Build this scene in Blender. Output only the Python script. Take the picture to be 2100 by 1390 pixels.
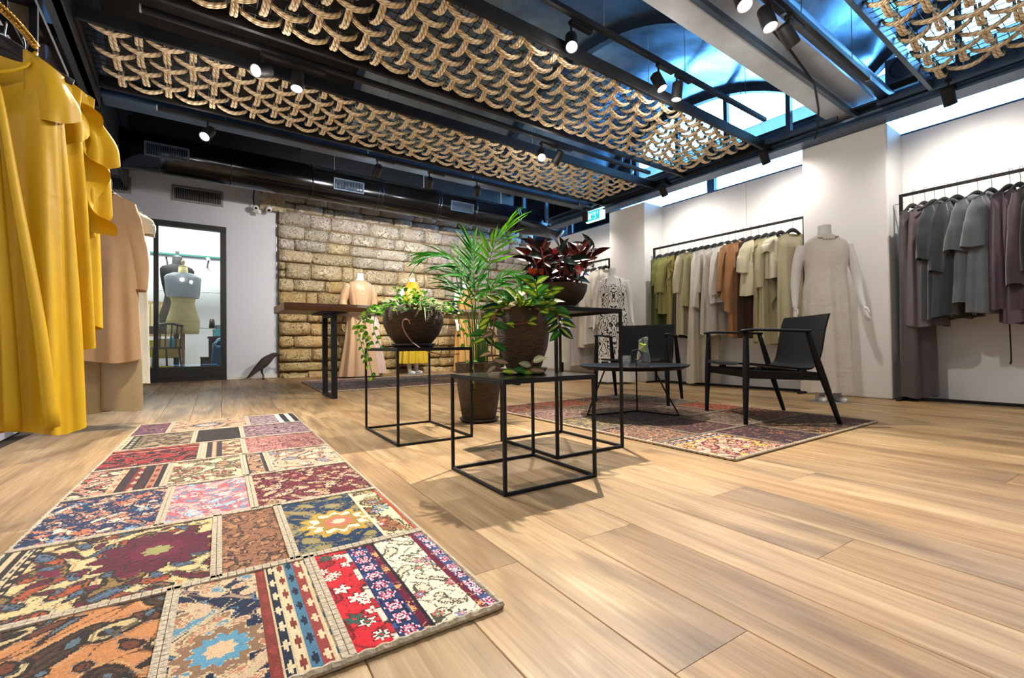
import bpy, math, random
import numpy as np
from mathutils import Vector, Matrix
from math import sin, cos, pi, radians, sqrt, atan2
for o in list(bpy.data.objects): bpy.data.objects.remove(o)
SC = bpy.context.scene
COL = SC.collection
rng = random.Random(7)
NP = np.random.RandomState(11)

# ------------------------------------------------------------------ camera, world, exposure
cam_d = bpy.data.cameras.new('camera'); cam = bpy.data.objects.new('camera', cam_d); COL.objects.link(cam)
YAW, PITCH, ROLL = radians(35.3196), radians(0.7728), radians(-0.66375)
fw = Vector((sin(YAW)*cos(PITCH), cos(YAW)*cos(PITCH), sin(PITCH)))
rt = Vector((cos(YAW), -sin(YAW), 0)); up = rt.cross(fw)
rt2 = rt*cos(ROLL)+up*sin(ROLL); up2 = rt2.cross(fw)
M = Matrix((rt2, up2, -fw)).transposed().to_4x4(); M.translation = Vector((0, 0, 0.53))
cam.matrix_world = M
cam_d.sensor_width = 36; cam_d.lens = 940/2100*36; cam_d.clip_start = 0.02; cam_d.clip_end = 200
SC.camera = cam
W = bpy.data.worlds.new('sky'); SC.world = W; W.use_nodes = True
bg = W.node_tree.nodes['Background']; bg.inputs[0].default_value = (0.20, 0.52, 1.0, 1); bg.inputs[1].default_value = 17.0
SC.view_settings.view_transform = 'Standard'; SC.view_settings.look = 'None'
SC.view_settings.gamma = 1; SC.view_settings.use_curve_mapping = False
SC.view_settings.exposure = 0.42
SC.cycles.use_denoising = True
SC.cycles.max_bounces = 7; SC.cycles.sample_clamp_indirect = 4.0; SC.cycles.caustics_reflective = False; SC.cycles.caustics_refractive = False
SPOT_W = 40.0; SPOT_COL = (1.0, 0.925, 0.84)

# ------------------------------------------------------------------ helpers
def zf(y):                                   # the floor rises gently towards the back
    return 0.0 if y < 4.3 else min(.105*(y-4.3)/2.8, .12)

class MB:
    def __init__(s): s.v = []; s.f = []; s.uv = []; s.m = []; s.cm = 0
    def add(s, vs, fs, uvs=None):
        b = len(s.v); s.v.extend([tuple(p) for p in vs])
        for i, f in enumerate(fs):
            s.f.append(tuple(b+k for k in f)); s.m.append(s.cm)
            s.uv.append(uvs[i] if uvs else None)
        return s
    def box(s, c, d, rot=None, piv=None):
        x, y, z = d[0]/2, d[1]/2, d[2]/2
        vs = [Vector((a*x, b*y, e*z)) for a in (-1, 1) for b in (-1, 1) for e in (-1, 1)]
        if rot is not None: vs = [rot @ q for q in vs]
        vs = [q+Vector(c) for q in vs]
        return s.add(vs, [(0,1,3,2),(4,6,7,5),(0,4,5,1),(2,3,7,6),(0,2,6,4),(1,5,7,3)])
    def bx(s, x0, x1, y0, y1, z0, z1):
        return s.box(((x0+x1)/2, (y0+y1)/2, (z0+z1)/2), (x1-x0, y1-y0, z1-z0))
    def bar(s, a, b, w, h, upv=(0, 0, 1)):
        a, b = Vector(a), Vector(b); d = (b-a); L = d.length; d.normalize(); u = Vector(upv)
        if abs(d.dot(u)) > .98: u = Vector((1, 0, 0))
        r = d.cross(u).normalized(); u = r.cross(d)
        R = Matrix((r, d, u)).transposed()
        return s.box((a+b)/2, (w, L, h), R)
    def loft(s, rings, cap=True, closed=True, uv=False):
        n = len(rings[0]); vs = [p for r in rings for p in r]; fs = []; us = []
        for i in range(len(rings)-1):
            for j in range(n if closed else n-1):
                k = (j+1) % n
                fs.append((i*n+j, i*n+k, (i+1)*n+k, (i+1)*n+j))
                if uv:
                    a, b = j/n, (j+1)/n; c, d = i/(len(rings)-1), (i+1)/(len(rings)-1)
                    us.append(((a, c), (b, c), (b, d), (a, d)))
        if cap and closed:
            fs.append(tuple(range(n))[::-1]); fs.append(tuple((len(rings)-1)*n+j for j in range(n)))
            if uv: us += [tuple((0, 0) for _ in range(n))]*2
        return s.add(vs, fs, us if uv else None)
    def tube(s, path, r, seg=8, cap=True, ru=None, uvl=False, flat=1.0):
        P = [Vector(p) for p in path]; n = len(P); rings = []
        R = r if hasattr(r, '__len__') else [r]*n
        t0 = (P[1]-P[0]).normalized(); nn = t0.orthogonal().normalized() if ru is None else Vector(ru)
        pt = t0; Ls = [0]
        for i in range(n):
            t = (P[min(i+1, n-1)]-P[max(i-1, 0)])
            t = t.normalized() if t.length > 1e-9 else pt
            nn = (nn-t*nn.dot(t))
            nn = nn.normalized() if nn.length > 1e-6 else t.orthogonal().normalized()
            b = t.cross(nn); pt = t
            rings.append([P[i]+nn*(R[i]*cos(2*pi*j/seg))+b*(R[i]*flat*sin(2*pi*j/seg)) for j in range(seg)])
            if i: Ls.append(Ls[-1]+(P[i]-P[i-1]).length)
        if not uvl: return s.loft(rings, cap)
        vs = [p for q in rings for p in q]; fs = []; us = []
        for i in range(n-1):
            for j in range(seg):
                k = (j+1) % seg; fs.append((i*seg+j, i*seg+k, (i+1)*seg+k, (i+1)*seg+j))
                us.append(((j/seg, Ls[i]), ((j+1)/seg, Ls[i]), ((j+1)/seg, Ls[i+1]), (j/seg, Ls[i+1])))
        fs += [tuple(range(seg))[::-1], tuple((n-1)*seg+j for j in range(seg))]; us += [tuple((0, 0) for _ in range(seg))]*2
        return s.add(vs, fs, us)
    def lathe(s, prof, seg=32, c=(0, 0, 0), cap=True):
        rings = [[(c[0]+r*cos(2*pi*j/seg), c[1]+r*sin(2*pi*j/seg), c[2]+z) for j in range(seg)] for r, z in prof]
        return s.loft(rings, cap)
    def grid(s, fn, nu, nv, flip=False):
        vs = [fn(i/nu, j/nv) for i in range(nu+1) for j in range(nv+1)]; fs = []; us = []
        for i in range(nu):
            for j in range(nv):
                q = [(i, j), (i+1, j), (i+1, j+1), (i, j+1)]
                if flip: q = q[::-1]
                fs.append(tuple(a*(nv+1)+b for a, b in q)); us.append(tuple((a/nu, b/nv) for a, b in q))
        return s.add(vs, fs, us)
    def prism(s, poly, thick, fn):               # poly of (a,b); fn maps (a,b,t) -> xyz, t in 0..thick
        n = len(poly); vs = [fn(a, b, 0) for a, b in poly]+[fn(a, b, thick) for a, b in poly]
        fs = [tuple(range(n)), tuple(range(2*n-1, n-1, -1))]+[(i, i+n, (i+1) % n+n, (i+1) % n) for i in range(n)]
        return s.add(vs, fs)
    def mesh(s, name, mats, smooth=False):
        me = bpy.data.meshes.new(name); me.from_pydata(s.v, [], s.f)
        if not isinstance(mats, (list, tuple)): mats = [mats]
        for m in mats: me.materials.append(m)
        if len(mats) > 1: me.polygons.foreach_set('material_index', s.m)
        if any(s.uv):
            ul = me.uv_layers.new(name='UVMap'); d = []
            for f, u in zip(s.f, s.uv):
                for k in range(len(f)): d.extend(u[k] if u else (0, 0))
            ul.data.foreach_set('uv', d)
        if smooth: me.polygons.foreach_set('use_smooth', [True]*len(me.polygons))
        me.update(); return me
    def build(s, name, mats, parent=None, smooth=False, loc=None, bev=0, rotz=0):
        o = bpy.data.objects.new(name, s.mesh(name, mats, smooth)); COL.objects.link(o)
        if loc is not None: o.location = loc
        if rotz: o.rotation_euler[2] = rotz
        if parent is not None: o.parent = parent
        if bev:
            b = o.modifiers.new('bevel', 'BEVEL'); b.width = bev; b.segments = 2; b.limit_method = 'ANGLE'; b.angle_limit = radians(40)
        return o

def smooth_by_angle(o, a=40):
    me = o.data
    try: me.set_sharp_from_angle(angle=radians(a))
    except Exception: pass

def tag(o, label=None, cat=None, group=None, kind=None):
    if label: o['label'] = label
    if cat: o['category'] = cat
    if group: o['group'] = group
    if kind: o['kind'] = kind
    return o
def thing(name, label, cat, loc=(0, 0, 0), rotz=0, group=None):
    o = bpy.data.objects.new(name, None); COL.objects.link(o); o.empty_display_size = .05
    o.location = loc; o.rotation_euler = (0, 0, rotz)
    return tag(o, label, cat, group)
def struct(o): o['kind'] = 'structure'; return o
def inst(me, name, parent, mat4):
    o = bpy.data.objects.new(name, me); COL.objects.link(o); o.parent = parent; o.matrix_local = mat4; return o
def frame(origin, d, n=(0, 0, 1), s=1.0):         # local +Y along d, local +Z near n
    d = Vector(d).normalized(); n = Vector(n)
    x = d.cross(n); x = x.normalized() if x.length > 1e-4 else d.orthogonal().normalized()
    z = x.cross(d)
    m = Matrix((x, d, z)).transposed().to_4x4()
    sc = s if hasattr(s, '__len__') else (s, s, s)
    m = m @ Matrix.Diagonal((sc[0], sc[1], sc[2], 1)); m.translation = Vector(origin); return m
def spline(pts, n=8):                              # Catmull-Rom through pts
    P = [Vector(p) for p in pts]; P = [2*P[0]-P[1]]+P+[2*P[-1]-P[-2]]; out = []
    for i in range(1, len(P)-2):
        for k in range(n):
            t = k/n; a, b, c, d = P[i-1], P[i], P[i+1], P[i+2]
            out.append(.5*((2*b)+(c-a)*t+(2*a-5*b+4*c-d)*t*t+(3*b-a-3*c+d)*t**3))
    out.append(P[-2]); return out
def lerp(a, b, t): return a+(b-a)*t
def interp(xs, ys, x): return float(np.interp(x, xs, ys))

# ------------------------------------------------------------------ materials
def nt(name):
    m = bpy.data.materials.new(name); m.use_nodes = True; t = m.node_tree
    return m, t, t.nodes['Principled BSDF'], t.nodes['Material Output']
def N(t, typ, **kw):
    n = t.nodes.new(typ)
    for k, v in kw.items():
        if k in n.inputs: n.inputs[k].default_value = v
        else: setattr(n, k, v)
    return n
def L(t, a, b): t.links.new(a, b)
def ramp(t, fac, stops):
    r = t.nodes.new('ShaderNodeValToRGB'); e = r.color_ramp.elements
    while len(e) < len(stops): e.new(.5)
    for k, (p, c) in zip(e, stops): k.position = p; k.color = (*c, 1) if len(c) == 3 else c
    L(t, fac, r.inputs[0]); return r
def srgb(h):
    h = h.lstrip('#'); c = [int(h[i:i+2], 16)/255 for i in (0, 2, 4)]
    return tuple(x/12.92 if x <= .04045 else ((x+.055)/1.055)**2.4 for x in c)
def scale(c, k): return tuple(min(1, x*k) for x in c)

def basic(name, col, rough=.5, metal=0, var=.12, sc=6.0, bump=0, bsc=40.0, spec=.5, sheen=0, coat=0, stretch=(1, 1, 1), coord='Object'):
    m, t, p, out = nt(name)
    col = srgb(col) if isinstance(col, str) else col
    tc = N(t, 'ShaderNodeTexCoord'); mp = N(t, 'ShaderNodeMapping'); mp.inputs['Scale'].default_value = stretch
    L(t, tc.outputs[coord], mp.inputs[0])
    nz = N(t, 'ShaderNodeTexNoise', Scale=sc, Detail=5.0, Roughness=.6); L(t, mp.outputs[0], nz.inputs['Vector'])
    r = ramp(t, nz.outputs['Fac'], [(.28, scale(col, 1-var)), (.72, scale(col, 1+var))])
    L(t, r.outputs[0], p.inputs['Base Color'])
    p.inputs['Roughness'].default_value = rough; p.inputs['Metallic'].default_value = metal
    p.inputs['Specular IOR Level'].default_value = spec
    if sheen: p.inputs['Sheen Weight'].default_value = sheen
    if coat: p.inputs['Coat Weight'].default_value = coat
    if bump:
        n2 = N(t, 'ShaderNodeTexNoise', Scale=bsc, Detail=4.0); L(t, mp.outputs[0], n2.inputs['Vector'])
        b = N(t, 'ShaderNodeBump', Strength=bump, Distance=.01); L(t, n2.outputs['Fac'], b.inputs['Height']); L(t, b.outputs[0], p.inputs['Normal'])
    return m
def emit(name, col, s):
    m, t, p, out = nt(name); e = N(t, 'ShaderNodeEmission', Color=(*col, 1), Strength=s); L(t, e.outputs[0], out.inputs[0]); return m
def pane_mat(name, tint=(.93, .97, .97), gl=.05):
    m, t, p, out = nt(name)
    tr = N(t, 'ShaderNodeBsdfTransparent', Color=(*tint, 1)); g = N(t, 'ShaderNodeBsdfGlossy', Roughness=.02)
    fr = N(t, 'ShaderNodeFresnel', IOR=1.45); mx = N(t, 'ShaderNodeMixShader')
    L(t, fr.outputs[0], mx.inputs[0]); L(t, tr.outputs[0], mx.inputs[1]); L(t, g.outputs[0], mx.inputs[2]); L(t, mx.outputs[0], out.inputs[0]); return m
def cloth(name, col, rough=.75, var=.08, sheen=.25, weave=260., bump=.12, spec=.25, crease=.25, csc=9.0):
    m, t, p, out = nt(name); col = srgb(col) if isinstance(col, str) else col
    tc = N(t, 'ShaderNodeTexCoord')
    nz = N(t, 'ShaderNodeTexNoise', Scale=7.0, Detail=3.0); L(t, tc.outputs['Object'], nz.inputs['Vector'])
    wv = N(t, 'ShaderNodeTexNoise', Scale=weave, Detail=2.0); L(t, tc.outputs['Object'], wv.inputs['Vector'])
    mx = N(t, 'ShaderNodeMath', operation='ADD'); ml = N(t, 'ShaderNodeMath', operation='MULTIPLY'); ml.inputs[1].default_value = .6
    L(t, wv.outputs['Fac'], ml.inputs[0]); L(t, ml.outputs[0], mx.inputs[0]); L(t, nz.outputs['Fac'], mx.inputs[1])
    r = ramp(t, mx.outputs[0], [(.45, scale(col, 1-var)), (1.0, scale(col, 1+var))]); L(t, r.outputs[0], p.inputs['Base Color'])
    p.inputs['Roughness'].default_value = rough; p.inputs['Specular IOR Level'].default_value = spec; p.inputs['Sheen Weight'].default_value = sheen
    cr = N(t, 'ShaderNodeTexNoise', Scale=csc, Detail=3.0, Distortion=1.2); L(t, tc.outputs['Object'], cr.inputs['Vector'])
    b1 = N(t, 'ShaderNodeBump', Strength=crease, Distance=.02); L(t, cr.outputs['Fac'], b1.inputs['Height'])
    b2 = N(t, 'ShaderNodeBump', Strength=bump, Distance=.002); L(t, wv.outputs['Fac'], b2.inputs['Height']); L(t, b1.outputs[0], b2.inputs['Normal'])
    L(t, b2.outputs[0], p.inputs['Normal']); return m

def plank_mat():
    m, t, p, out = nt('oak_plank')
    tc = N(t, 'ShaderNodeTexCoord'); oi = N(t, 'ShaderNodeObjectInfo')
    of = N(t, 'ShaderNodeVectorMath', operation='SCALE'); cb = N(t, 'ShaderNodeCombineXYZ'); 
    L(t, oi.outputs['Random'], cb.inputs[0]); L(t, oi.outputs['Random'], cb.inputs[1]); L(t, cb.outputs[0], of.inputs[0]); of.inputs['Scale'].default_value = 37.0
    ad = N(t, 'ShaderNodeVectorMath', operation='ADD'); L(t, tc.outputs['Object'], ad.inputs[0]); L(t, of.outputs[0], ad.inputs[1])
    def stretched(sx, sy):
        mp = N(t, 'ShaderNodeMapping'); mp.inputs['Scale'].default_value = (sx, sy, 1); L(t, ad.outputs[0], mp.inputs[0]); return mp.outputs[0]
    g1 = N(t, 'ShaderNodeTexNoise', Scale=1.0, Detail=8.0, Roughness=.65, Distortion=.5); L(t, stretched(95, 3.2), g1.inputs['Vector'])
    g2 = N(t, 'ShaderNodeTexNoise', Scale=1.0, Detail=4.0, Roughness=.55, Distortion=1.4); L(t, stretched(11, 1.0), g2.inputs['Vector'])
    g3 = N(t, 'ShaderNodeTexNoise', Scale=1.0, Detail=3.0, Roughness=.5, Distortion=.8); L(t, stretched(5.0, 1.1), g3.inputs['Vector'])
    base = ramp(t, g2.outputs['Fac'], [(.25, srgb('#8c6e4a')), (.45, srgb('#a98b63')), (.62, srgb('#b99c73')), (.8, srgb('#cdb68f'))])
    fine = ramp(t, g1.outputs['Fac'], [(.3, (.70, .66, .62)), (.55, (1, 1, 1)), (.8, (1.05, 1.04, 1.03))])
    mu = N(t, 'ShaderNodeMixRGB', blend_type='MULTIPLY'); mu.inputs[0].default_value = .75; L(t, base.outputs[0], mu.inputs[1]); L(t, fine.outputs[0], mu.inputs[2])
    smoke = ramp(t, g3.outputs['Fac'], [(.50, (0, 0, 0)), (.72, (1, 1, 1))])
    m2 = N(t, 'ShaderNodeMixRGB', blend_type='MIX'); m2.inputs[2].default_value = (*srgb('#5f4d3a'), 1)
    sm = N(t, 'ShaderNodeMath', operation='MULTIPLY'); sm.inputs[1].default_value = .75; L(t, smoke.outputs[0], sm.inputs[0]); L(t, sm.outputs[0], m2.inputs[0]); L(t, mu.outputs[0], m2.inputs[1])
    m3 = N(t, 'ShaderNodeMixRGB', blend_type='MULTIPLY'); m3.inputs[0].default_value = 1.0; L(t, m2.outputs[0], m3.inputs[1]); L(t, oi.outputs['Color'], m3.inputs[2])
    L(t, m3.outputs[0], p.inputs['Base Color'])
    wv = N(t, 'ShaderNodeTexWave', Scale=1.0, Distortion=7.0, Detail=3.0); wv.bands_direction = 'X'; L(t, stretched(16, .8), wv.inputs['Vector'])
    wr = ramp(t, wv.outputs['Fac'], [(.0, (.80, .76, .72)), (.25, (1, 1, 1))]); m4 = N(t, 'ShaderNodeMixRGB', blend_type='MULTIPLY'); m4.inputs[0].default_value = .45
    L(t, m3.outputs[0], m4.inputs[1]); L(t, wr.outputs[0], m4.inputs[2]); L(t, m4.outputs[0], p.inputs['Base Color'])
    rr = ramp(t, g1.outputs['Fac'], [(.3, (.5,)*3), (.7, (.36,)*3)]); L(t, rr.outputs[0], p.inputs['Roughness'])
    b = N(t, 'ShaderNodeBump', Strength=.12, Distance=.003); L(t, g1.outputs['Fac'], b.inputs['Height']); L(t, b.outputs[0], p.inputs['Normal'])
    p.inputs['Specular IOR Level'].default_value = .35
    return m
def stone_mat(name, c0, c1, c2):
    m, t, p, out = nt(name); tc = N(t, 'ShaderNodeTexCoord'); oi = N(t, 'ShaderNodeObjectInfo')
    cb = N(t, 'ShaderNodeCombineXYZ'); L(t, oi.outputs['Random'], cb.inputs[0]); sc = N(t, 'ShaderNodeVectorMath', operation='SCALE'); sc.inputs['Scale'].default_value = 50.; L(t, cb.outputs[0], sc.inputs[0])
    ad = N(t, 'ShaderNodeVectorMath', operation='ADD'); L(t, tc.outputs['Object'], ad.inputs[0]); L(t, sc.outputs[0], ad.inputs[1])
    n1 = N(t, 'ShaderNodeTexNoise', Scale=5.0, Detail=6.0, Roughness=.65); L(t, ad.outputs[0], n1.inputs['Vector'])
    n2 = N(t, 'ShaderNodeTexNoise', Scale=42.0, Detail=4.0, Roughness=.7, Distortion=.6); L(t, ad.outputs[0], n2.inputs['Vector'])
    r1 = ramp(t, n1.outputs['Fac'], [(.3, c0), (.52, c1), (.72, c2)])
    pit = ramp(t, n2.outputs['Fac'], [(.36, (.30, .22, .13)), (.47, (1, 1, 1))])
    mk = ramp(t, n1.outputs['Fac'], [(.40, (.15,)*3), (.6, (1, 1, 1))])
    mu = N(t, 'ShaderNodeMixRGB', blend_type='MULTIPLY'); L(t, mk.outputs[0], mu.inputs[0]); L(t, r1.outputs[0], mu.inputs[1]); L(t, pit.outputs[0], mu.inputs[2])
    m3 = N(t, 'ShaderNodeMixRGB', blend_type='MULTIPLY'); m3.inputs[0].default_value = 1.0; L(t, mu.outputs[0], m3.inputs[1]); L(t, oi.outputs['Color'], m3.inputs[2])
    L(t, m3.outputs[0], p.inputs['Base Color']); p.inputs['Roughness'].default_value = .92; p.inputs['Specular IOR Level'].default_value = .15
    b = N(t, 'ShaderNodeBump', Strength=1.0, Distance=.02); h = N(t, 'ShaderNodeMath', operation='MULTIPLY'); L(t, pit.outputs[0], h.inputs[0]); L(t, mk.outputs[0], h.inputs[1]); 
    h2 = N(t, 'ShaderNodeMath', operation='ADD'); L(t, h.outputs[0], h2.inputs[0]); L(t, n1.outputs['Fac'], h2.inputs[1]); L(t, h2.outputs[0], b.inputs['Height']); L(t, b.outputs[0], p.inputs['Normal']); return m
def rope_mat():
    m, t, p, out = nt('twisted_rope'); uv = N(t, 'ShaderNodeUVMap'); sp = N(t, 'ShaderNodeSeparateXYZ'); L(t, uv.outputs[0], sp.inputs[0])
    a = N(t, 'ShaderNodeMath', operation='MULTIPLY'); a.inputs[1].default_value = 2*pi/.022*.55; L(t, sp.outputs['Y'], a.inputs[0])
    b = N(t, 'ShaderNodeMath', operation='MULTIPLY'); b.inputs[1].default_value = 2*pi*2; L(t, sp.outputs['X'], b.inputs[0])
    c = N(t, 'ShaderNodeMath', operation='ADD'); L(t, a.outputs[0], c.inputs[0]); L(t, b.outputs[0], c.inputs[1])
    s = N(t, 'ShaderNodeMath', operation='SINE'); L(t, c.outputs[0], s.inputs[0])
    h = N(t, 'ShaderNodeMapRange'); h.inputs[1].default_value = -1; h.inputs[2].default_value = 1; L(t, s.outputs[0], h.inputs[0])
    r = ramp(t, h.outputs[0], [(.0, srgb('#c2a47a')), (.3, srgb('#f2dcb6')), (1., srgb('#fdeed2'))]); L(t, r.outputs[0], p.inputs['Base Color'])
    bp = N(t, 'ShaderNodeBump', Strength=.8, Distance=.006); L(t, h.outputs[0], bp.inputs['Height']); L(t, bp.outputs[0], p.inputs['Normal'])
    p.inputs['Roughness'].default_value = .85; p.inputs['Specular IOR Level'].default_value = .15; return m
def leaf_mat(name, edge, mid, w=.55, rough=.6, trans=.25, noise=.35, vein=None):
    m, t, p, out = nt(name); edge, mid = srgb(edge), srgb(mid); uv = N(t, 'ShaderNodeUVMap'); sp = N(t, 'ShaderNodeSeparateXYZ'); L(t, uv.outputs[0], sp.inputs[0])
    oi = N(t, 'ShaderNodeObjectInfo'); tc = N(t, 'ShaderNodeTexCoord')
    a = N(t, 'ShaderNodeMath', operation='SUBTRACT'); a.inputs[1].default_value = .5; L(t, sp.outputs['Y'], a.inputs[0])
    ab = N(t, 'ShaderNodeMath', operation='ABSOLUTE'); L(t, a.outputs[0], ab.inputs[0])
    ad = N(t, 'ShaderNodeVectorMath', operation='ADD'); L(t, uv.outputs[0], ad.inputs[0]); cb = N(t, 'ShaderNodeCombineXYZ'); L(t, oi.outputs['Random'], cb.inputs[2]); sc = N(t, 'ShaderNodeVectorMath', operation='SCALE'); sc.inputs['Scale'].default_value = 30; L(t, cb.outputs[0], sc.inputs[0]); L(t, sc.outputs[0], ad.inputs[1])
    nz = N(t, 'ShaderNodeTexNoise', Scale=5.0, Detail=3.0); L(t, ad.outputs[0], nz.inputs['Vector'])
    k = N(t, 'ShaderNodeMath', operation='MULTIPLY_ADD'); k.inputs[1].default_value = noise; L(t, nz.outputs['Fac'], k.inputs[0]); L(t, ab.outputs[0], k.inputs[2])
    r = ramp(t, k.outputs[0], [(w*.62, mid), (w*.62+.1, edge)])
    rv = N(t, 'ShaderNodeMapRange'); rv.inputs[3].default_value = .62; rv.inputs[4].default_value = 1.25; L(t, oi.outputs['Random'], rv.inputs[0])
    mu = N(t, 'ShaderNodeMixRGB', blend_type='MULTIPLY'); mu.inputs[0].default_value = 1; L(t, r.outputs[0], mu.inputs[1]); L(t, rv.outputs[0], mu.inputs[2])
    L(t, mu.outputs[0], p.inputs['Base Color']); p.inputs['Roughness'].default_value = rough; p.inputs['Specular IOR Level'].default_value = .12
    tl = N(t, 'ShaderNodeBsdfTranslucent'); L(t, mu.outputs[0], tl.inputs[0]); mx = N(t, 'ShaderNodeMixShader'); mx.inputs[0].default_value = trans
    L(t, p.outputs[0], mx.inputs[1]); L(t, tl.outputs[0], mx.inputs[2]); L(t, mx.outputs[0], out.inputs[0]); return m
def rug_mat():
    m, t, p, out = nt('knotted_wool'); at = N(t, 'ShaderNodeVertexColor'); at.layer_name = 'Col'
    tc = N(t, 'ShaderNodeTexCoord'); nz = N(t, 'ShaderNodeTexNoise', Scale=420., Detail=2.); L(t, tc.outputs['Object'], nz.inputs['Vector'])
    r = ramp(t, nz.outputs['Fac'], [(.3, (.7,)*3), (.65, (1.08,)*3)]); mu = N(t, 'ShaderNodeMixRGB', blend_type='MULTIPLY'); mu.inputs[0].default_value = 1
    L(t, at.outputs[0], mu.inputs[1]); L(t, r.outputs[0], mu.inputs[2]); L(t, mu.outputs[0], p.inputs['Base Color'])
    p.inputs['Roughness'].default_value = .95; p.inputs['Specular IOR Level'].default_value = .08; p.inputs['Sheen Weight'].default_value = .15
    b = N(t, 'ShaderNodeBump', Strength=.5, Distance=.003); L(t, nz.outputs['Fac'], b.inputs['Height']); L(t, b.outputs[0], p.inputs['Normal']); return m

MT = {}
MT['white'] = basic('white_plaster', (.80, .80, .79), .7, var=.015, sc=2., bump=.03, bsc=60)
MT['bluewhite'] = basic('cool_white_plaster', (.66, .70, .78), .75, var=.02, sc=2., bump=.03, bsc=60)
MT['skirting'] = basic('white_skirting', (.78, .78, .77), .45, var=.02)
MT['blk'] = basic('black_powder_steel', (.009, .009, .010), .55, .0, spec=.25, var=.3, sc=30, bump=.05, bsc=200)
MT['blkframe'] = basic('black_door_frame', (.010, .010, .010), .45, var=.25, sc=8)
MT['blkwood'] = basic('black_stained_ash', (.004, .005, .0065), .5, var=.35, spec=.22, sc=9, bump=.12, bsc=60, stretch=(6, 1, 6))
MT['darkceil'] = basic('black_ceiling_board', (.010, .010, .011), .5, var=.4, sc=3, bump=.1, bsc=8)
MT['vault'] = basic('glossy_dark_vault_sheet', (.30, .44, .60), .24, .9, var=.55, sc=2.2, bump=.22, bsc=2.6)
MT['steel'] = basic('blue_grey_steel_beam', (.05, .085, .14), .42, .35, var=.25, sc=4, bump=.05, bsc=30)
MT['galv'] = basic('galvanised_sheet', (.55, .61, .68), .42, .35, var=.12, sc=5, bump=.04, bsc=20)
MT['duct'] = basic('dark_galvanised_duct', (.04, .044, .052), .15, .95, var=.35, sc=3.0, bump=.06, bsc=5)
MT['grille'] = basic('aluminium_grille', (.30, .31, .33), .4, .7, var=.08)
MT['void'] = basic('dark_grille_back', (.012, .012, .014), .8, var=.2)
MT['rope'] = rope_mat()
MT['plank'] = plank_mat()
MT['sub'] = basic('dark_subfloor', (.05, .035, .022), .9, var=.2)
MT['mortar'] = basic('sandy_mortar', srgb('#7a6544'), .95, var=.25, sc=9, bump=.8, bsc=30)
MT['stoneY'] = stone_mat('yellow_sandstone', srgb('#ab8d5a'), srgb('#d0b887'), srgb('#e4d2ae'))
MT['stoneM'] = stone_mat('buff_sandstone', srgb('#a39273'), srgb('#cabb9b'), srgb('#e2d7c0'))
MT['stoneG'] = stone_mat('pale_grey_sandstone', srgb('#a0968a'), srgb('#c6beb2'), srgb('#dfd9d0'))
MT['glass'] = pane_mat('window_pane')
MT['tint'] = pane_mat('added_roof_filter', (.42, .36, .30))
MT['lens'] = emit('lit_lamp_lens', (1.0, .93, .82), 30)
MT['woodtop'] = basic('walnut_slab', srgb('#4f311d'), .35, var=.4, sc=3, bump=.1, bsc=20, stretch=(1, 9, 9))
MT['liveedge'] = basic('pale_live_edge', srgb('#9a8468'), .8, var=.35, sc=10, bump=.5, bsc=20)
MT['pot'] = basic('brown_glazed_pot', srgb('#46341f'), .6, var=.55, sc=26, bump=.9, bsc=38, spec=.3, stretch=(1, 1, 5))
MT['saucer'] = basic('dark_saucer', srgb('#2a211c'), .4, var=.2)
MT['soil'] = basic('potting_soil', srgb('#241a12'), .95, var=.5, sc=40, bump=.8, bsc=60)
MT['mann'] = basic('white_mannequin', (.78, .78, .77), .35, var=.02)
MT['hanger'] = basic('black_velvet_hanger', (.012, .011, .011), .7, var=.2)
MT['wire'] = basic('steel_wire', (.35, .35, .36), .3, 1., var=.05)
MT['rug'] = rug_mat()
MT['rugedge'] = basic('rug_binding_cord', srgb('#b5a68c'), .95, var=.25, sc=60, bump=.6, bsc=140)
MT['seam'] = basic('stitched_linen_tape', srgb('#b8aa92'), .95, var=.2, sc=90, bump=.8, bsc=120)
MT['blkrack'] = basic('matt_black_rack', (.010, .010, .011), .85, spec=.06, var=.3, sc=20)
MT['seam2'] = basic('dull_stitched_tape', srgb('#7d6f5c'), .95, var=.25, sc=90, bump=.8, bsc=120)
MT['rugback'] = basic('rug_backing', srgb('#3a2f26'), .95, var=.2)
# ------------------------------------------------------------------ the setting
PHI = .0515
def uvw(u, v): return (.9987*u+.0515*v, -.0515*u+.9987*v)
# floor with planks
fb = MB(); fb.grid(lambda a, b: (lerp(-3.4, 5.9, a), lerp(-4.3, 7.6, b), zf(lerp(-4.3, 7.6, b))-.013), 2, 40)
floor = struct(fb.build('floor', MT['sub']))
JOINT = {3: .49, 4: .96, 6: .555, 7: .975, 9: .92, 5: .17, 2: .95, 1: .2}
TINT = [(1, 1, 1), (.9, .88, .85), (1.1, 1.09, 1.07), (.83, .79, .75), (1.03, .96, .86), (.96, .97, .98), (1.14, 1.13, 1.12), (.92, .86, .78)]
def plank(u0, u1, v0, v1, tint):
    uc, vc = (u0+u1)/2, (v0+v1)/2; X, Y = uvw(uc, vc); hw = (u1-u0)/2-.0005; hl = (v1-v0)/2-.0006; c = .0016
    ns = 1 if Y+hl < 4.2 else 6; rings = []; mb = MB()
    for i in range(ns+1):
        y = lerp(-hl, hl, i/ns); z = zf(Y+y)
        rings.append([(-hw, y, z-.012), (-hw, y, z-c), (-hw+c, y, z), (hw-c, y, z), (hw, y, z-c), (hw, y, z-.012)])
    mb.loft(rings); o = mb.build('plank', MT['plank'], floor, loc=(X, Y, 0), rotz=-PHI); o.color = (*tint, 1)
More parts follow.
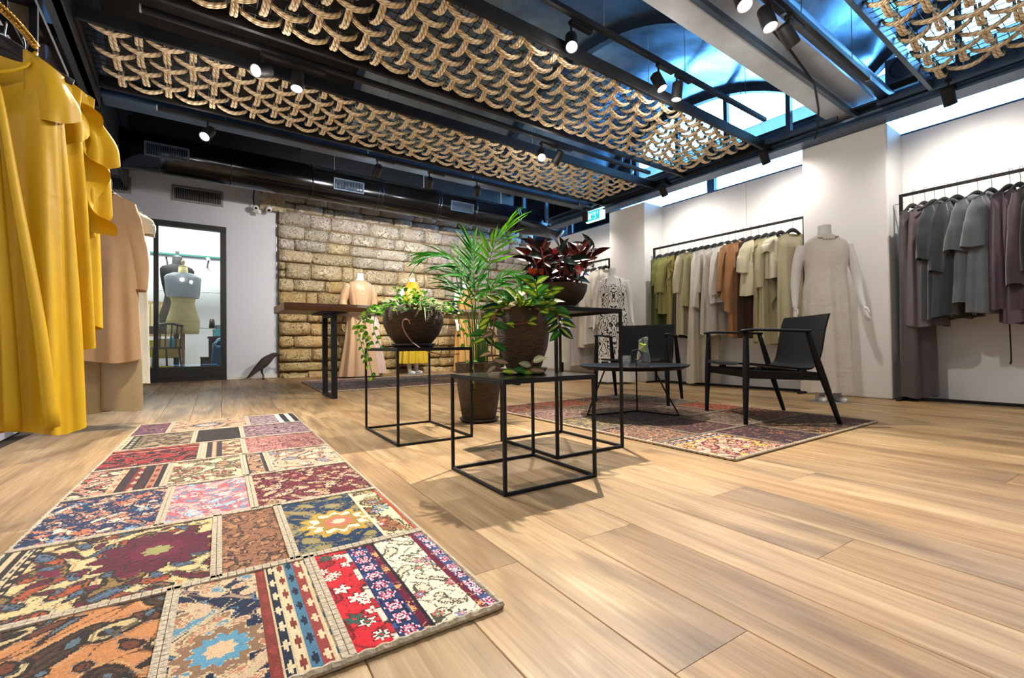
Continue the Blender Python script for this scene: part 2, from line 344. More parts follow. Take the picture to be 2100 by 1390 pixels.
for k in range(-5, 28):
    v = -2.4+rng.random()*.8
    cuts = [v]
    if k in JOINT:
        j = JOINT[k]; cuts = [j-2.1*n for n in range(2, 0, -1)]+[j]; v = j
    while cuts[-1] < 7.3: cuts.append(min(7.45, cuts[-1]+rng.choice([1.9, 2.1, 2.1, 1.6])))
    cuts = sorted(set(cuts))
    for a, b in zip(cuts, cuts[1:]):
        if b-a < .15: continue
        uc = (k+.5)*.204; X, Y = uvw(uc, (a+b)/2)
        if X < -1.15 or X > 5.72: continue
        plank(k*.204, (k+1)*.204, a, b, rng.choice(TINT))
# right-hand wall with its piers
mb = MB(); mb.bx(5.6, 5.75, -4.2, 2.895, 0, 2.495); mb.bx(5.6, 5.75, 2.9, 7.4, 0, 2.495); mb.bx(5.608, 5.75, 2.89, 2.905, 0, 2.49)
wall_r = struct(mb.build('wall_right', MT['white']))
MB().bx(5.18, 5.6, 4.10, 4.745, 0, 2.5).build('pier', MT['white'], wall_r, bev=.006)
MB().bx(5.18, 5.6, 1.395, 2.10, 0, 2.515).build('pier', MT['white'], wall_r, bev=.014)
MB().bx(5.18, 5.6, -1.6, -.9, 0, 2.5).build('pier', MT['white'], wall_r, bev=.01)
# left wall and fascia, front wall behind the camera
struct(MB().bx(-1.05, -.9, -4.2, 6.79, 0, 3.5).build('wall_left', MT['bluewhite']))
struct(MB().bx(-.66, -.57, -4.2, 4.92, 2.5, 3.6).build('trim_1', MT['darkceil']))
struct(MB().bx(-1.05, 5.75, -4.35, -4.2, 0, 3.7).build('wall_front', MT['white']))
# white partition with the glazed workshop door
mb = MB()
for a in ((-3.2, -.56, 7.3, 7.45, 0, 2.78), (.435, 1.045, 7.3, 7.45, 0, 2.78), (-.56, .435, 7.3, 7.45, 2.175, 2.78)): mb.bx(*a)
wall_d = struct(mb.build('wall_back_left', MT['bluewhite']))
MB().bx(-3.2, 1.06, 7.2, 7.5, 2.78, 3.6).build('bulkhead', MT['darkceil'], wall_d)
MB().bx(1.043, 1.066, 7.285, 7.45, .1, 2.47).build('corner_bead', MT['grille'], wall_d)
struct(MB().bx(.435, 1.05, 7.278, 7.3, .1, .165).build('baseboard_back', MT['skirting'], bev=.003))
d = struct(MB().bx(-.56, .43, 7.27, 7.36, .1, .30).build('door_1', MT['blkframe'], bev=.004))
for a in ((-.56, .43, 7.27, 7.36, 2.105, 2.17), (.365, .43, 7.27, 7.36, .3, 2.105), (-.56, -.52, 7.27, 7.36, .3, 2.105), (-.345, -.295, 7.265, 7.36, .3, 2.105)):
    MB().bx(*a).build('frame_bar', MT['blkframe'], d, bev=.003)
MB().bx(-.295, .365, 7.31, 7.316, .3, 2.105).build('pane', MT['glass'], d)
MB().bx(-.52, -.345, 7.31, 7.316, .3, 2.105).build('pane', MT['glass'], d)
MB().bx(-.56, .43, 7.262, 7.27, .16, .172).build('kick_rail', MT['blkframe'], d)
# workshop shell behind the door
struct(MB().bx(-2.5, 2.5, 7.45, 10.6, .05, .112).build('floor_workshop', basic('workshop_floor', '#8d857a', .5)))
mb = MB(); mb.bx(-2.5, 2.5, 10.4, 10.6, 0, 3.2); mb.bx(-2.6, -2.5, 7.45, 10.6, 0, 3.2); mb.bx(1.4, 1.5, 7.45, 10.6, 0, 3.2)
struct(mb.build('wall_workshop', MT['white'])); struct(MB().bx(-2.6, 1.5, 7.45, 10.6, 3.2, 3.3).build('ceiling_workshop', MT['white']))
# stone wall: every stone its own piece
stw = struct(MB().bx(1.06, 5.75, 7.25, 7.5, 0, 2.9).build('wall_back', MT['mortar'])); MB().bx(1.06, 5.75, 7.2, 7.5, 2.9, 3.6).build('bulkhead', MT['darkceil'], stw)
def stone(x0, x1, z0, z1, mat, tint, proud):
    n, k = 5, 4; cx, cz = (x0+x1)/2, (z0+z1)/2; g = .003+.004*rng.random(); a0, a1 = x0+g, x1-g; b0, b1 = z0+g, z1-g
    P = {}; mb = MB(); vs = []; fs = []
    jx = [[(NP.rand()-.5)*.018 for _ in range(k+1)] for _ in range(n+1)]
    for i in range(n+1):
        for j in range(k+1):
            s, t = i/n, j/k; e = min(s, 1-s, t, 1-t)
            r = (.016 if e == 0 else -.002-NP.rand()*.02)+(.006 if (s in (0, 1) and t in (0, 1)) else 0)
            s2 = lerp(a0, a1, s); t2 = lerp(b0, b1, t)
            if s in (0, 1) and t in (0, 1): s2 += (.007 if s == 0 else -.007); t2 += (.006 if t == 0 else -.006)
            vs.append((s2-cx+jx[i][j]*.5, r-proud, t2-cz+(NP.rand()-.5)*.010))
    for i in range(n):
        for j in range(k): q = [i*(k+1)+j, (i+1)*(k+1)+j, (i+1)*(k+1)+j+1, i*(k+1)+j+1]; fs.append(q)
    ring = [i*(k+1) for i in range(n+1)]+[n*(k+1)+j for j in range(1, k+1)]+[i*(k+1)+k for i in range(n-1, -1, -1)]+[j for j in range(k-1, 0, -1)]
    b = len(vs); vs += [(vs[q][0], .1, vs[q][2]) for q in ring]
    for q in range(len(ring)): r2 = (q+1) % len(ring); fs.append([ring[q], b+q, b+r2, ring[r2]])
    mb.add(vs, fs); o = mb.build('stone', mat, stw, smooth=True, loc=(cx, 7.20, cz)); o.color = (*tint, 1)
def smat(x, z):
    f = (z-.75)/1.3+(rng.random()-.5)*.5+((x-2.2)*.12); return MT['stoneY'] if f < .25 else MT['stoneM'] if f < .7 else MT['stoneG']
def lay(x0, x1, z0, z1, pr=0):
    if x1 < 1.13 or x1-x0 < .05: return
    b = .84+rng.random()*.34; j = lambda: rng.uniform(0, .012)
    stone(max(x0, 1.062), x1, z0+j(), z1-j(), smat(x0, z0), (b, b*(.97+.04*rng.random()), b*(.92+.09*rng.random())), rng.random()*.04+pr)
z = .03
while z < 2.86:
    h = rng.choice([.13, .165, .18, .195, .21, .235]) if z > .3 else .15
    x = 1.06-rng.random()*.2
    while x < 5.62:
        w = rng.choice([.16, .22, .3, .34, .38, .44, .5, .58]); x1 = min(x+w, 5.64); q = rng.random()
        if q < .06 and h > .2 and w < .45: lay(x, x1, z, z+h*.5); lay(x, x1, z+h*.5, z+h)
        elif q < .11 and h > .2: lay(x, x+(x1-x)*.55, z, z+h); lay(x+(x1-x)*.55, x1, z, z+h*.45); lay(x+(x1-x)*.55, x1, z+h*.45, z+h)
        else: lay(x, x1, z, z+h, .03 if z < .2 else 0)
        x = x1+.002
    z += h
mb = MB()                                       # uneven rubble ledge at its foot
for x in np.arange(1.1, 5.4, .34):
    w = .30; mb.loft([[(x+(w*s), 7.19-.10*cos(t*pi/2)*(1-.25*sin(9*x)), .095+.07*sin(t*pi/2)*(1-.3*cos(7*x))) for t in (0, .35, .7, 1)]+[(x+w*s, 7.25, .16), (x+w*s, 7.25, .05)] for s in (0, .3, .7, 1)])
mb.build('foot_ledge', MT['stoneY'], stw)
# ceiling: three barrel vaults on beams
VC = [(.06, 'near'), (3.36, 'mid'), (6.66, 'far')]; VR, VH, ZS = 2.168, .75, 2.78
def vz(y, c): return ZS+sqrt(max(0, VR*VR-(y-c)**2))-(VR-VH)
rf = struct(MB().bx(-3.4, 5.12, -4.4, 7.6, 3.72, 3.8).build('ceiling_light_shell', MT['darkceil'])); MB().bx(-3.4, -3.2, -4.4, 7.6, 0, 3.75).build('light_shell_side', MT['darkceil'], rf); MB().bx(-3.4, -1.0, -4.45, -4.2, 0, 3.75).build('light_shell_side', MT['darkceil'], rf); MB().bx(-3.4, 5.12, -4.45, -4.36, 2.9, 3.75).build('light_shell_side', MT['darkceil'], rf)  # added unseen shell around the vaults, keeps sky light from leaking in
ceil = struct(MB().bx(-3.2, -.57, 4.9, 7.45, 2.96, 3.05).build('ceiling', MT['darkceil']))
MB().bx(-1.05, -.6, -4.2, 7.0, 3.5, 3.6).build('ceiling_board', MT['darkceil'], ceil)
MB().bx(-1.05, 5.75, -4.3, -1.62, 3.0, 3.1).build('ceiling_board', MT['white'], ceil)
RX = [-.57, 1.38, 3.3, 5.12]
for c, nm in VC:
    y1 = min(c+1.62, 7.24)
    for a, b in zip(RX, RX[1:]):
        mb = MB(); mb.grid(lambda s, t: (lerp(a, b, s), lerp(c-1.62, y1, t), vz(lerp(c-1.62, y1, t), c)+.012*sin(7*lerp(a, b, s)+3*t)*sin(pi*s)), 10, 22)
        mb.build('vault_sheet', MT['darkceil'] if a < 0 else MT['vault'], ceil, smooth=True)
    for x in RX:
        mb = MB(); mb.loft([[(x+dx, y, vz(y, c)-dz) for dx, dz in ((-.035, .0), (.035, .0), (.035, .07), (-.035, .07))] for y in np.linspace(c-1.62, y1, 25)])
        mb.build('arch_rib', MT['steel'], ceil)
    MB().loft([[(-.58+dx, y, z) for dx, z in ((-.04, 2.5), (-.04, vz(y, c)+.1), (0, vz(y, c)+.1), (0, 2.5))] for y in np.linspace(c-1.62, y1, 25)]).build('end_board', MT['darkceil'], ceil)
# big beam above the right-hand wall
bm = struct(MB().bx(5.10, 5.13, -4.2, 6.0, 2.53, 2.67).build('trim_2', MT['steel']))
MB().bx(5.0, 5.2, -4.2, 6.0, 2.515, 2.535).build('bottom_flange', MT['steel'], bm); MB().bx(4.99, 5.2, -4.2, 6.0, 2.65, 2.67).build('top_flange', MT['steel'], bm)
MB().bx(5.03, 5.1, -4.2, 6.0, 2.58, 2.60).build('cable_strip', MT['vault'], bm)
# valley beams
vb = struct(MB().bx(-.57, 5.1, 1.60, 1.79, 2.63, 2.83).build('trim_3', MT['galv'])); 
MB().bx(-.57, 5.1, 1.44, 1.6, 2.70, 2.84).build('side_tray', MT['galv'], vb); MB().bx(-.57, 5.1, 1.57, 1.605, 2.60, 2.64).build('lip', MT['steel'], vb)
MB().tube([(-.57, 1.36, 2.7), (5.08, 1.36, 2.7)], .055, 14).build('conduit_pipe', MT['steel'], vb, smooth=True)
MB().tube([(3.2, 1.5, 2.69), (3.6, 1.52, 2.66), (4.1, 1.56, 2.6), (4.6, 1.72, 2.6), (4.95, 1.86, 2.58), (4.98, 1.9, 2.5)], .008, 6).build('cable', MT['blk'], vb)
v2 = struct(MB().bx(-.57, 5.1, 4.95, 5.07, 2.6, 2.84).build('trim_4', MT['steel'])); MB().bx(-.57, 5.1, 4.9, 5.12, 2.6, 2.62).build('lower_flange', MT['steel'], v2)
struct(MB().bx(-.57, 5.1, -1.72, -1.56, 2.6, 2.84).build('trim_5', MT['steel']))
# lunette windows at the right-hand end of each vault
wn = 0
for c, nm in VC:
    y0, y1 = c-1.6, min(c+1.6, 7.22); wn += 1
    mb = MB(); mb.loft([[(5.15+dx, y, vz(y, c)-dz) for dx, dz in ((-.03, -.05), (.04, -.05), (.04, .05), (-.03, .05))] for y in np.linspace(y0, y1, 25)])
    w = struct(mb.build('window_%d' % wn, MT['steel'])); cuts = [y0]+[q for q in (c-1.16, c-.48, c+.17, c+.84) if q < y1-.1]+[y1]
    for q in cuts[1:-1]: MB().bx(5.12, 5.18, q-.022, q+.022, 2.67, vz(q, c)).build('mullion', MT['steel'], w)
    for a, b in zip(cuts, cuts[1:]):
        ys = np.linspace(a, b, 9); poly = [(a, 2.67)]+[(y, vz(y, c)) for y in ys][::1]+[(b, 2.67)]
        MB().prism(poly[:1]+[(y, vz(y, c)+.0) for y in ys]+poly[-1:], .006, lambda p, q, t: (5.16+t, p, q)).build('pane', MT['glass'], w)
# clerestory strip above the right-hand wall
PY = [-4.2, -2.3, .42, 3.37, 6.08, 7.3]
struct(MB().bx(5.6, 5.72, -4.3, 7.4, 2.93, 3.0).build('trim_6', MT['steel'])); rg = struct(MB().bx(5.58, 5.62, -4.3, 7.4, 2.955, 2.975).build('window_20', MT['steel']))
MB().bx(5.2, 5.6, -4.3, 7.3, 2.96, 2.966).build('pane', MT['tint'], rg)  # added roof glazing; tint filters blue from the sky light on the walls
for a, b in zip(PY, PY[1:]):
    wn += 1; w = struct(MB().bx(5.62, 5.68, a, b, 2.495, 2.52).build('window_%d' % wn, MT['steel']))
    MB().bx(5.61, 5.69, a-.05, a+.05, 2.5, 2.93).build('post', MT['steel'], w); MB().bx(5.62, 5.68, a, b, 2.9, 2.93).build('head_rail', MT['steel'], w)
    MB().bx(5.648, 5.654, a+.05, b-.05, 2.52, 2.9).build('pane', MT['glass'], w)
# speaker against the near lunette
t = thing('wall_speaker', 'small square loudspeaker mounted in the bright arched window above the right wall', 'speaker', (5.06, 1.24, 2.78))
MB().box((0, 0, .11), (.05, .24, .22)).build('cabinet', basic('blue_grey_speaker', '#4e6f96', .5), t, bev=.006)
MB().lathe([(.085, 0), (.09, .008), (.07, .012), (.03, .006), (0, .004)], 24).build('cone', MT['steel'], t, True).matrix_local = Matrix.Translation((-.026, 0, .11)) @ Matrix.Rotation(-pi/2, 4, 'Y')
MB().bx(-.02, .02, -.1, .1, -.06, 0).build('bracket', MT['blk'], t)
# ------------------------------------------------------------------ overhead: rope panels, tracks, spots, duct
def rope_panel(x0, x1, y0, y1, label, rows, cellx=.146):
    t = thing('rope_panel', label, 'rope panel', (x0, y0, 2.56), 0, 'woven rope ceiling panels'); w, l = y1-y0, x1-x0
    for a in ((0, l, -.03, .0, 0, .09), (0, l, w, w+.03, 0, .09), (-.03, 0, -.03, w+.03, 0, .09), (l, l+.03, -.03, w+.03, 0, .09)):
        MB().bx(*a).build('frame_bar', MT['blk'] if x0 < 0 else MT['steel'], t, bev=.003)
    mb = MB()
    for i in range(int(l/.073)): mb.bar((.04+i*.073, 0, .052), (.04+i*.073, w, .052), .004, .004)
    for j in range(int(w/.073)): mb.bar((0, .04+j*.073, .056), (l, .04+j*.073, .056), .004, .004)
    tag(mb.build('wire_mesh', MT['blk'], t), kind='stuff')
    sy = w/rows; nx = int(l/cellx); R = .0108
    def piece(h, al, seed):
        r = np.random.RandomState(seed); mb = MB(); bow = (r.rand()-.5)*.016; n = 14
        for off in (-.0112, .0112):
            pts = []
            for k in range(n+1):
                s = -.80+1.6*k/n; z = -.034*cos(pi*s/1.35)+(.028 if abs(s) > .68 else 0)*(abs(s)-.68)/.12
                q = off*(1-.25*s*s)+bow*cos(pi*s/1.6); pts.append((s*h, q, z) if al else (q, s*h, z))
            mb.tube(pts, [R*(.72+.28*min(1, (1-abs(2*k/n-1))*5)) for k in range(n+1)], 7, uvl=True)
        return mb.mesh('rope', MT['rope'], True)
    HX = [piece(cellx, True, q) for q in range(5)]; VX = [piece(sy, False, q+20) for q in range(5)]
    for j in range(rows):
        for i in range(1, nx):
            me = rng.choice(HX if (i+j) % 2 else VX)
            o = bpy.data.objects.new('rope', me); COL.objects.link(o); o.parent = t; e = 0 if (i+j) % 2 else (.02 if j == 0 else -.02 if j == rows-1 else 0); o.location = (i*cellx+rng.uniform(-.006, .006), (j+.5)*sy+rng.uniform(-.005, .005)+e, .042); o.scale = (1, .72 if e else 1, 1); o.rotation_euler = (0, 0, rng.uniform(-.06, .06))
    for x in np.linspace(.4, l-.4, 4):
        for y in (.0, w): MB().tube([(x, y, .09), (x, y, .5)], .003, 5).build('hanger_rod', MT['wire'], t)
    return t
rope_panel(-.55, 4.97, 3.81, 4.67, 'long woven rope panel overhead nearest the ventilation duct', 6)
rope_panel(-.20, 4.95, 2.39, 3.31, 'long woven rope panel overhead between the other two', 6)
rope_panel(2.7, 4.93, .08, 1.02, 'woven rope panel at the top right corner, brightly backlit by the windows', 6)

def track(x0, x1, y, z, label):
    t = thing('lighting_track', label, 'lighting track', (x0, y, z), 0, 'ceiling lighting tracks'); l = x1-x0
    mb = MB(); mb.bx(0, l, -.018, .018, .0, .034); mb.bx(0, l, -.008, .008, -.002, .004); mb.build('rail', MT['blk'], t, bev=.002)
    MB().bx(-.01, 0, -.018, .018, 0, .034).build('end_cap', MT['galv'], t); MB().bx(l, l+.01, -.018, .018, 0, .034).build('end_cap', MT['galv'], t)
    for x in np.linspace(l*.1, l*.9, 4): MB().tube([(x, 0, .034), (x, 0, min(.75, vz(y, min((q[0] for q in VC), key=lambda q: abs(q-y)))-z))], .0025, 5).build('suspension_rod', MT['wire'], t)
    return t
track(1.1, 4.74, 2.253, 2.75, 'suspended lighting track between middle rope panel and the wide metal beam')
track(1.2, 4.31, 1.27, 2.55, 'suspended lighting track beside the backlit rope panel')
track(-.22, 4.5, 3.48, 2.55, 'suspended lighting track between the two long rope panels')
track(-.2, 4.65, 4.85, 2.55, 'suspended lighting track between rope panel and ventilation duct')
t = thing('lighting_track', 'lighting track fixed along the steel beam above the right wall', 'lighting track', (4.965, -1.5, 2.6), 0, 'ceiling lighting tracks')
for a, b in ((0, 2.9), (3.2, 3.9), (4.3, 5.05), (5.3, 6.6)): MB().bx(-.018, .018, a, b, 0, .034).build('rail', MT['steel'], t, bev=.002)

def spot(x, y, target, label, lit=True, power=1.0, z=2.42, cone=62, tz=2.55, group='track spotlights', fill=True):
    t = thing('track_spotlight', label, 'spotlight', (x, y, z), 0, group)
    MB().box((.09, 0, tz-z-.012), (.20, .04, .026)).build('adapter', MT['blk'], t, bev=.003)
    MB().tube([(0, 0, tz-z-.02), (0, 0, .05)], .008, 8).build('stem', MT['blk'], t)
    d = (Vector(target)-Vector((x, y, z))).normalized(); R = d.to_track_quat('Z', 'Y').to_matrix().to_4x4()
    h = MB().lathe([(0, -.075), (.03, -.075), (.042, -.065), (.043, .06), (.041, .068), (.036, .068), (.034, .045), (0, .045)], 20).build('lamp_head', MT['blk'], t, True); smooth_by_angle(h); h.matrix_local = R
    MB().lathe([(.036, .053), (0, .054)], 20, cap=False).build('lens', MT['lens'] if lit else MT['grille'], h)
    if lit:
        ld = bpy.data.lights.new('spot_beam', 'SPOT'); ld.energy = SPOT_W*power; ld.color = SPOT_COL; ld.spot_size = radians(cone); ld.spot_blend = .9; ld.shadow_soft_size = .018
        lo = bpy.data.objects.new('spot_beam', ld); COL.objects.link(lo); lo.parent = h
        lo.matrix_local = Matrix.Translation((0, 0, .075)) @ Matrix.Rotation(pi, 4, 'X')
        if not fill: return
        pd = bpy.data.lights.new('rope_fill', 'POINT'); pd.energy = 4.2; pd.color = SPOT_COL; pd.shadow_soft_size = .03; po = bpy.data.objects.new('rope_fill', pd); COL.objects.link(po); po.parent = h; po.location = (0, 0, .105)  # added fill point in front of the head, brightens the ropes overhead
SP = [
 (.42, 3.5, (-.75, 2.5, 1.5), 'spotlight at the left end between the long rope panels, tilted left', 3.4),
 (.64, 3.5, (.4, 3.0, 0), 'glowing spotlight just right of the left-tilted one between the rope panels', 4.5),
 (.15, 4.8, (-.6, 3.7, 1.0), 'leftmost spotlight in front of the duct, tilted left', 5.0),
 (1.67, 4.82, (1.9, 7.2, 1.75), 'glowing spotlight in front of the duct above the stone wall', 2.6),
 (2.29, 4.85, (3.1, 7.2, 1.7), 'spotlight in front of the duct, second to the right of the glowing one', 2.6),
 (2.9, 4.8, (4.2, 7.2, 1.7), 'spotlight near the duct right of centre, tilted towards the stone wall', 2.6),
 (2.88, 3.52, (1.5, 1.7, .1), 'glowing spotlight of the right-hand pair between the rope panels', 2.5),
 (3.06, 3.48, (2.7, 5.5, .1), 'dark spotlight right of the glowing one between the rope panels', 5.4),
 (2.15, 2.29, (1.15, 1.1, 0), 'dazzling starburst spotlight in front of the middle rope panel', 10),
 (3.05, 2.255, (3.5, 1.2, 0), 'left of the two dark cylinder spotlights under the blue vault', 1.3),
 (3.29, 2.255, (3.2, 2.5, .2), 'right of the two dark cylinder spotlights under the blue vault', 1.1),
 (2.49, 1.29, (1.9, .4, 0), 'bright spotlight cut off by the top edge of the picture', 1.4),
 (2.77, 1.29, (2.6, .6, 0), 'brown-lit cylinder spotlight beside the wide metal beam', 1.2),
 (3.03, 1.29, (4.9, .8, .4), 'lit yellowish spotlight beside the long bright track at top right', 1.0),
]
for x, y, tg, lab, pw in SP: spot(x, y, tg, lab, True, pw, z=2.6 if 2.2 < y < 2.3 else 2.42, tz=2.75 if 2.2 < y < 2.3 else 2.55, cone=130 if pw > 5.5 else 105 if pw in (2.6, 5.4, 5.0, 4.5) else 62)
SR = [(3.6, 'spotlight on the wall beam above the middle clothes rail'), (2.35, 'spotlight on the wall beam just left of the right-hand pier'), (.93, 'spotlight on the wall beam above the grey coats'), (5.0, 'spotlight on the wall beam behind the exit sign')]
for y, lab in SR: spot(4.93, y, (5.55, y-.1, 1.3) if y < 4.5 else (5.3, 5.4, .8), lab, True, .8, z=2.46, cone=150, tz=2.6, fill=False)
track(-.2, 4.6, -.6, 2.55, 'added unseen lighting track behind the viewer')  # track and its spots are added out of view to light the foreground
for i, (x, tg) in enumerate(((.1, (-.2, 1.2, 0)), (.9, (.5, .9, 0)), (2.0, (1.9, .3, 0)), (3.2, (3.4, .3, 0)), (-.1, (-.7, 2.6, 1.3)), (4.0, (5.4, .7, 1.0)))):
    spot(x, -.6, tg, 'added fill spotlight %s on the unseen track behind the viewer' % ['first from the left', 'third from the left', 'fourth from the left', 'fifth from the left', 'at the far left end', 'sixth from the left'][i], True, 1.2 if i == 4 else .25, cone=80)

# ventilation duct
t = thing('ventilation_duct', 'large dark round metal ventilation duct along the back under the ceiling', 'duct', (0, 6.4, 2.70)); t.scale = (1.0847,)*3
MB().tube([(x, 0, 0) for x in np.linspace(-.62, 5.12, 12)], .2, 40).build('pipe', MT['duct'], t, True)
MB().tube(spline([(-.62, 0, 0), (-.85, -.03, .02), (-1.05, -.15, .08), (-1.2, -.4, .2), (-1.25, -.8, .4)], 6), .2, 28).build('elbow', MT['duct'], t, True)
for x in (-.62, -.54, -.23, .39, 1.21, 2.0, 2.05, 2.84, 2.88, 3.45, 4.2, 4.24): MB().tube([(x-.008, 0, 0), (x+.008, 0, 0)], .206, 40).build('seam_ring', MT['duct'], t, True)
MB().lathe([(0, 0), (.19, 0), (.208, .02), (.208, .06), (.2, .06)], 40).build('end_cap', MT['galv'], t, True).matrix_local = Matrix.Translation((5.16, 0, 0)) @ Matrix.Rotation(-pi/2, 4, 'Y')
for x in (-.16, 1.62, 3.2, 5.0):
    a = radians(8); g = MB(); g.box((0, -.012, 0), (.37, .012, .13)); 
    o = MB().build('grille', MT['grille'], t) if False else None
    mb = MB()
    for q in ((0, .062, .36, .014), (0, -.062, .36, .014)): mb.box((q[0], 0, q[1]), (q[2], .02, q[3]))
    for q in (-.175, .175): mb.box((q, 0, 0), (.014, .02, .12))
    o = mb.build('grille', MT['steel'], t, bev=.002); o.matrix_local = Matrix.Rotation(a, 4, 'X') @ Matrix.Translation((x, -.203, 0))
    mb = MB(); mb.box((0, .012, 0), (.34, .006, .12)); mb.build('grille_back', MT['void'], o)
    mb = MB()
    for k in range(24): mb.box((-.161+k*.014, 0, 0), (.0035, .012, .112))
    mb.build('louvre_blades', MT['steel'], o)
for x in (.2, 1.5, 2.7, 4.0): MB().bar((x, 0, .2), (x, 0, .75), .02, .003).build('hanger_strap', MT['galv'], t)
# wall vents
for x, z, w, lab in ((.12, 2.545, .50, 'wide silver louvred air vent on the pale wall above the workshop door'), (-.84, 2.55, .5, 'silver air vent partly hidden behind the beige tunic')):
    t = thing('air_vent', lab, 'vent', (x, 7.29, z), 0, 'wall vents')
    mb = MB()
    for q in ((0, .088, w+.06, .03), (0, -.088, w+.06, .03)): mb.box((q[0], 0, q[1]), (q[2], .02, q[3]))
    for q in (-w/2-.015, w/2+.015): mb.box((q, 0, 0), (.03, .02, .15))
    mb.build('frame', MT['grille'], t, bev=.003); MB().box((0, .008, 0), (w, .004, .15)).build('dark_back', MT['void'], t)
    n = 26
    for k in range(n): MB().box((-w/2+w*(k+.5)/n, 0, 0), (.005, .012, .15)).build('louvre', MT['grille'], t)
# security cameras on the rough corner block
t = thing('corner_block', 'weathered brown stone block at the corner above the pale partition', 'stone block', (.93, 7.2, 2.46))
mb = MB(); mb.grid(lambda a, b: (lerp(-.11, .22, a)+.01*sin(9*b), -.03+.02*sin(11*a+5*b), lerp(0, .36, b)), 7, 6); mb.bx(-.1, .21, -.01, .09, .01, .35)
mb.build('block', MT['stoneM'], t, smooth=False)
for i, (x, z, lab) in enumerate(((.77, 2.455, 'white dome camera on the left side of the corner stone block'), (.93, 2.455, 'white bullet security camera facing out from the corner stone block'))):
    t = thing('security_camera', lab, 'security camera', (x, 7.15, z), 0, 'security cameras')
    MB().lathe([(0, -.03), (.03, -.03), (.038, -.02), (.038, .03), (.03, .05), (0, .05)], 20).build('housing', MT['mann'], t, True).matrix_local = Matrix.Rotation(radians(65 if i else 100), 4, 'X') @ Matrix.Rotation(0, 4, 'Z')
    MB().lathe([(.02, 0), (.012, .012), (0, .014)], 14).build('lens', MT['blk'], t, True).matrix_local = Matrix.Translation((0, -.045, -.012)) @ Matrix.Rotation(radians(100), 4, 'X')
    MB().tube(spline([(0, .03, .02), (-.02 if i == 0 else .01, .05, .12), (-.01 if i == 0 else .0, .04, .27), (.02, .05, .33)], 5), .008, 7).build('cable', MT['blk'], t, True)
    if i == 0: MB().lathe([(0, 0), (.03, 0), (.03, .05), (0, .05)], 14, (.04, .0, -.07)).build('sensor', MT['mann'], t, True)
# exit sign: letters he, alef, tsadi, yod, read right to left
t = thing('exit_sign', 'small teal and white lit exit sign hung on the steel beam', 'sign', (5.0, 4.87, 2.47))
MB().bx(0, .05, -.17, .19, -.085, .09).build('sign_box', emit('lit_sign_white', (.85, 1.0, 1.0), 1.1), t, bev=.006)
MB().bx(-.004, 0, -.10, .185, -.07, .075).build('sign_face', emit('lit_sign_teal', (.03, .62, .66), .95), t)
wl = emit('lit_sign_letter', (.9, 1, 1), 1.3)
def glyph(strokes, y0, w):
    mb = MB()
    for a, b in strokes: mb.bar((-.007, y0-a[0]*w, -.05+a[1]*.1), (-.007, y0-b[0]*w, -.05+b[1]*.1), .004, .012, (1, 0, 0))
    mb.build('letter', wl, t)
HE = [((0, 1), (1, 1)), ((1, 1), (1, 0)), ((.12, .62), (.12, 0))]
AL = [((0, 1), (1, 0)), ((1, 1), (.62, .42)), ((.35, .6), (.05, 0))]
YO = [((.6, 1), (.9, .95)), ((.9, .95), (.8, .55))]
TS = [((.1, 1), (.95, .05)), ((.95, 1), (.55, .5)), ((.95, .03), (0, .03))]
y = .172
for g, w in ((HE, .045), (AL, .045), (YO, .022), (TS, .045), (YO, .022)): glyph(g, y, w); y -= w+.016
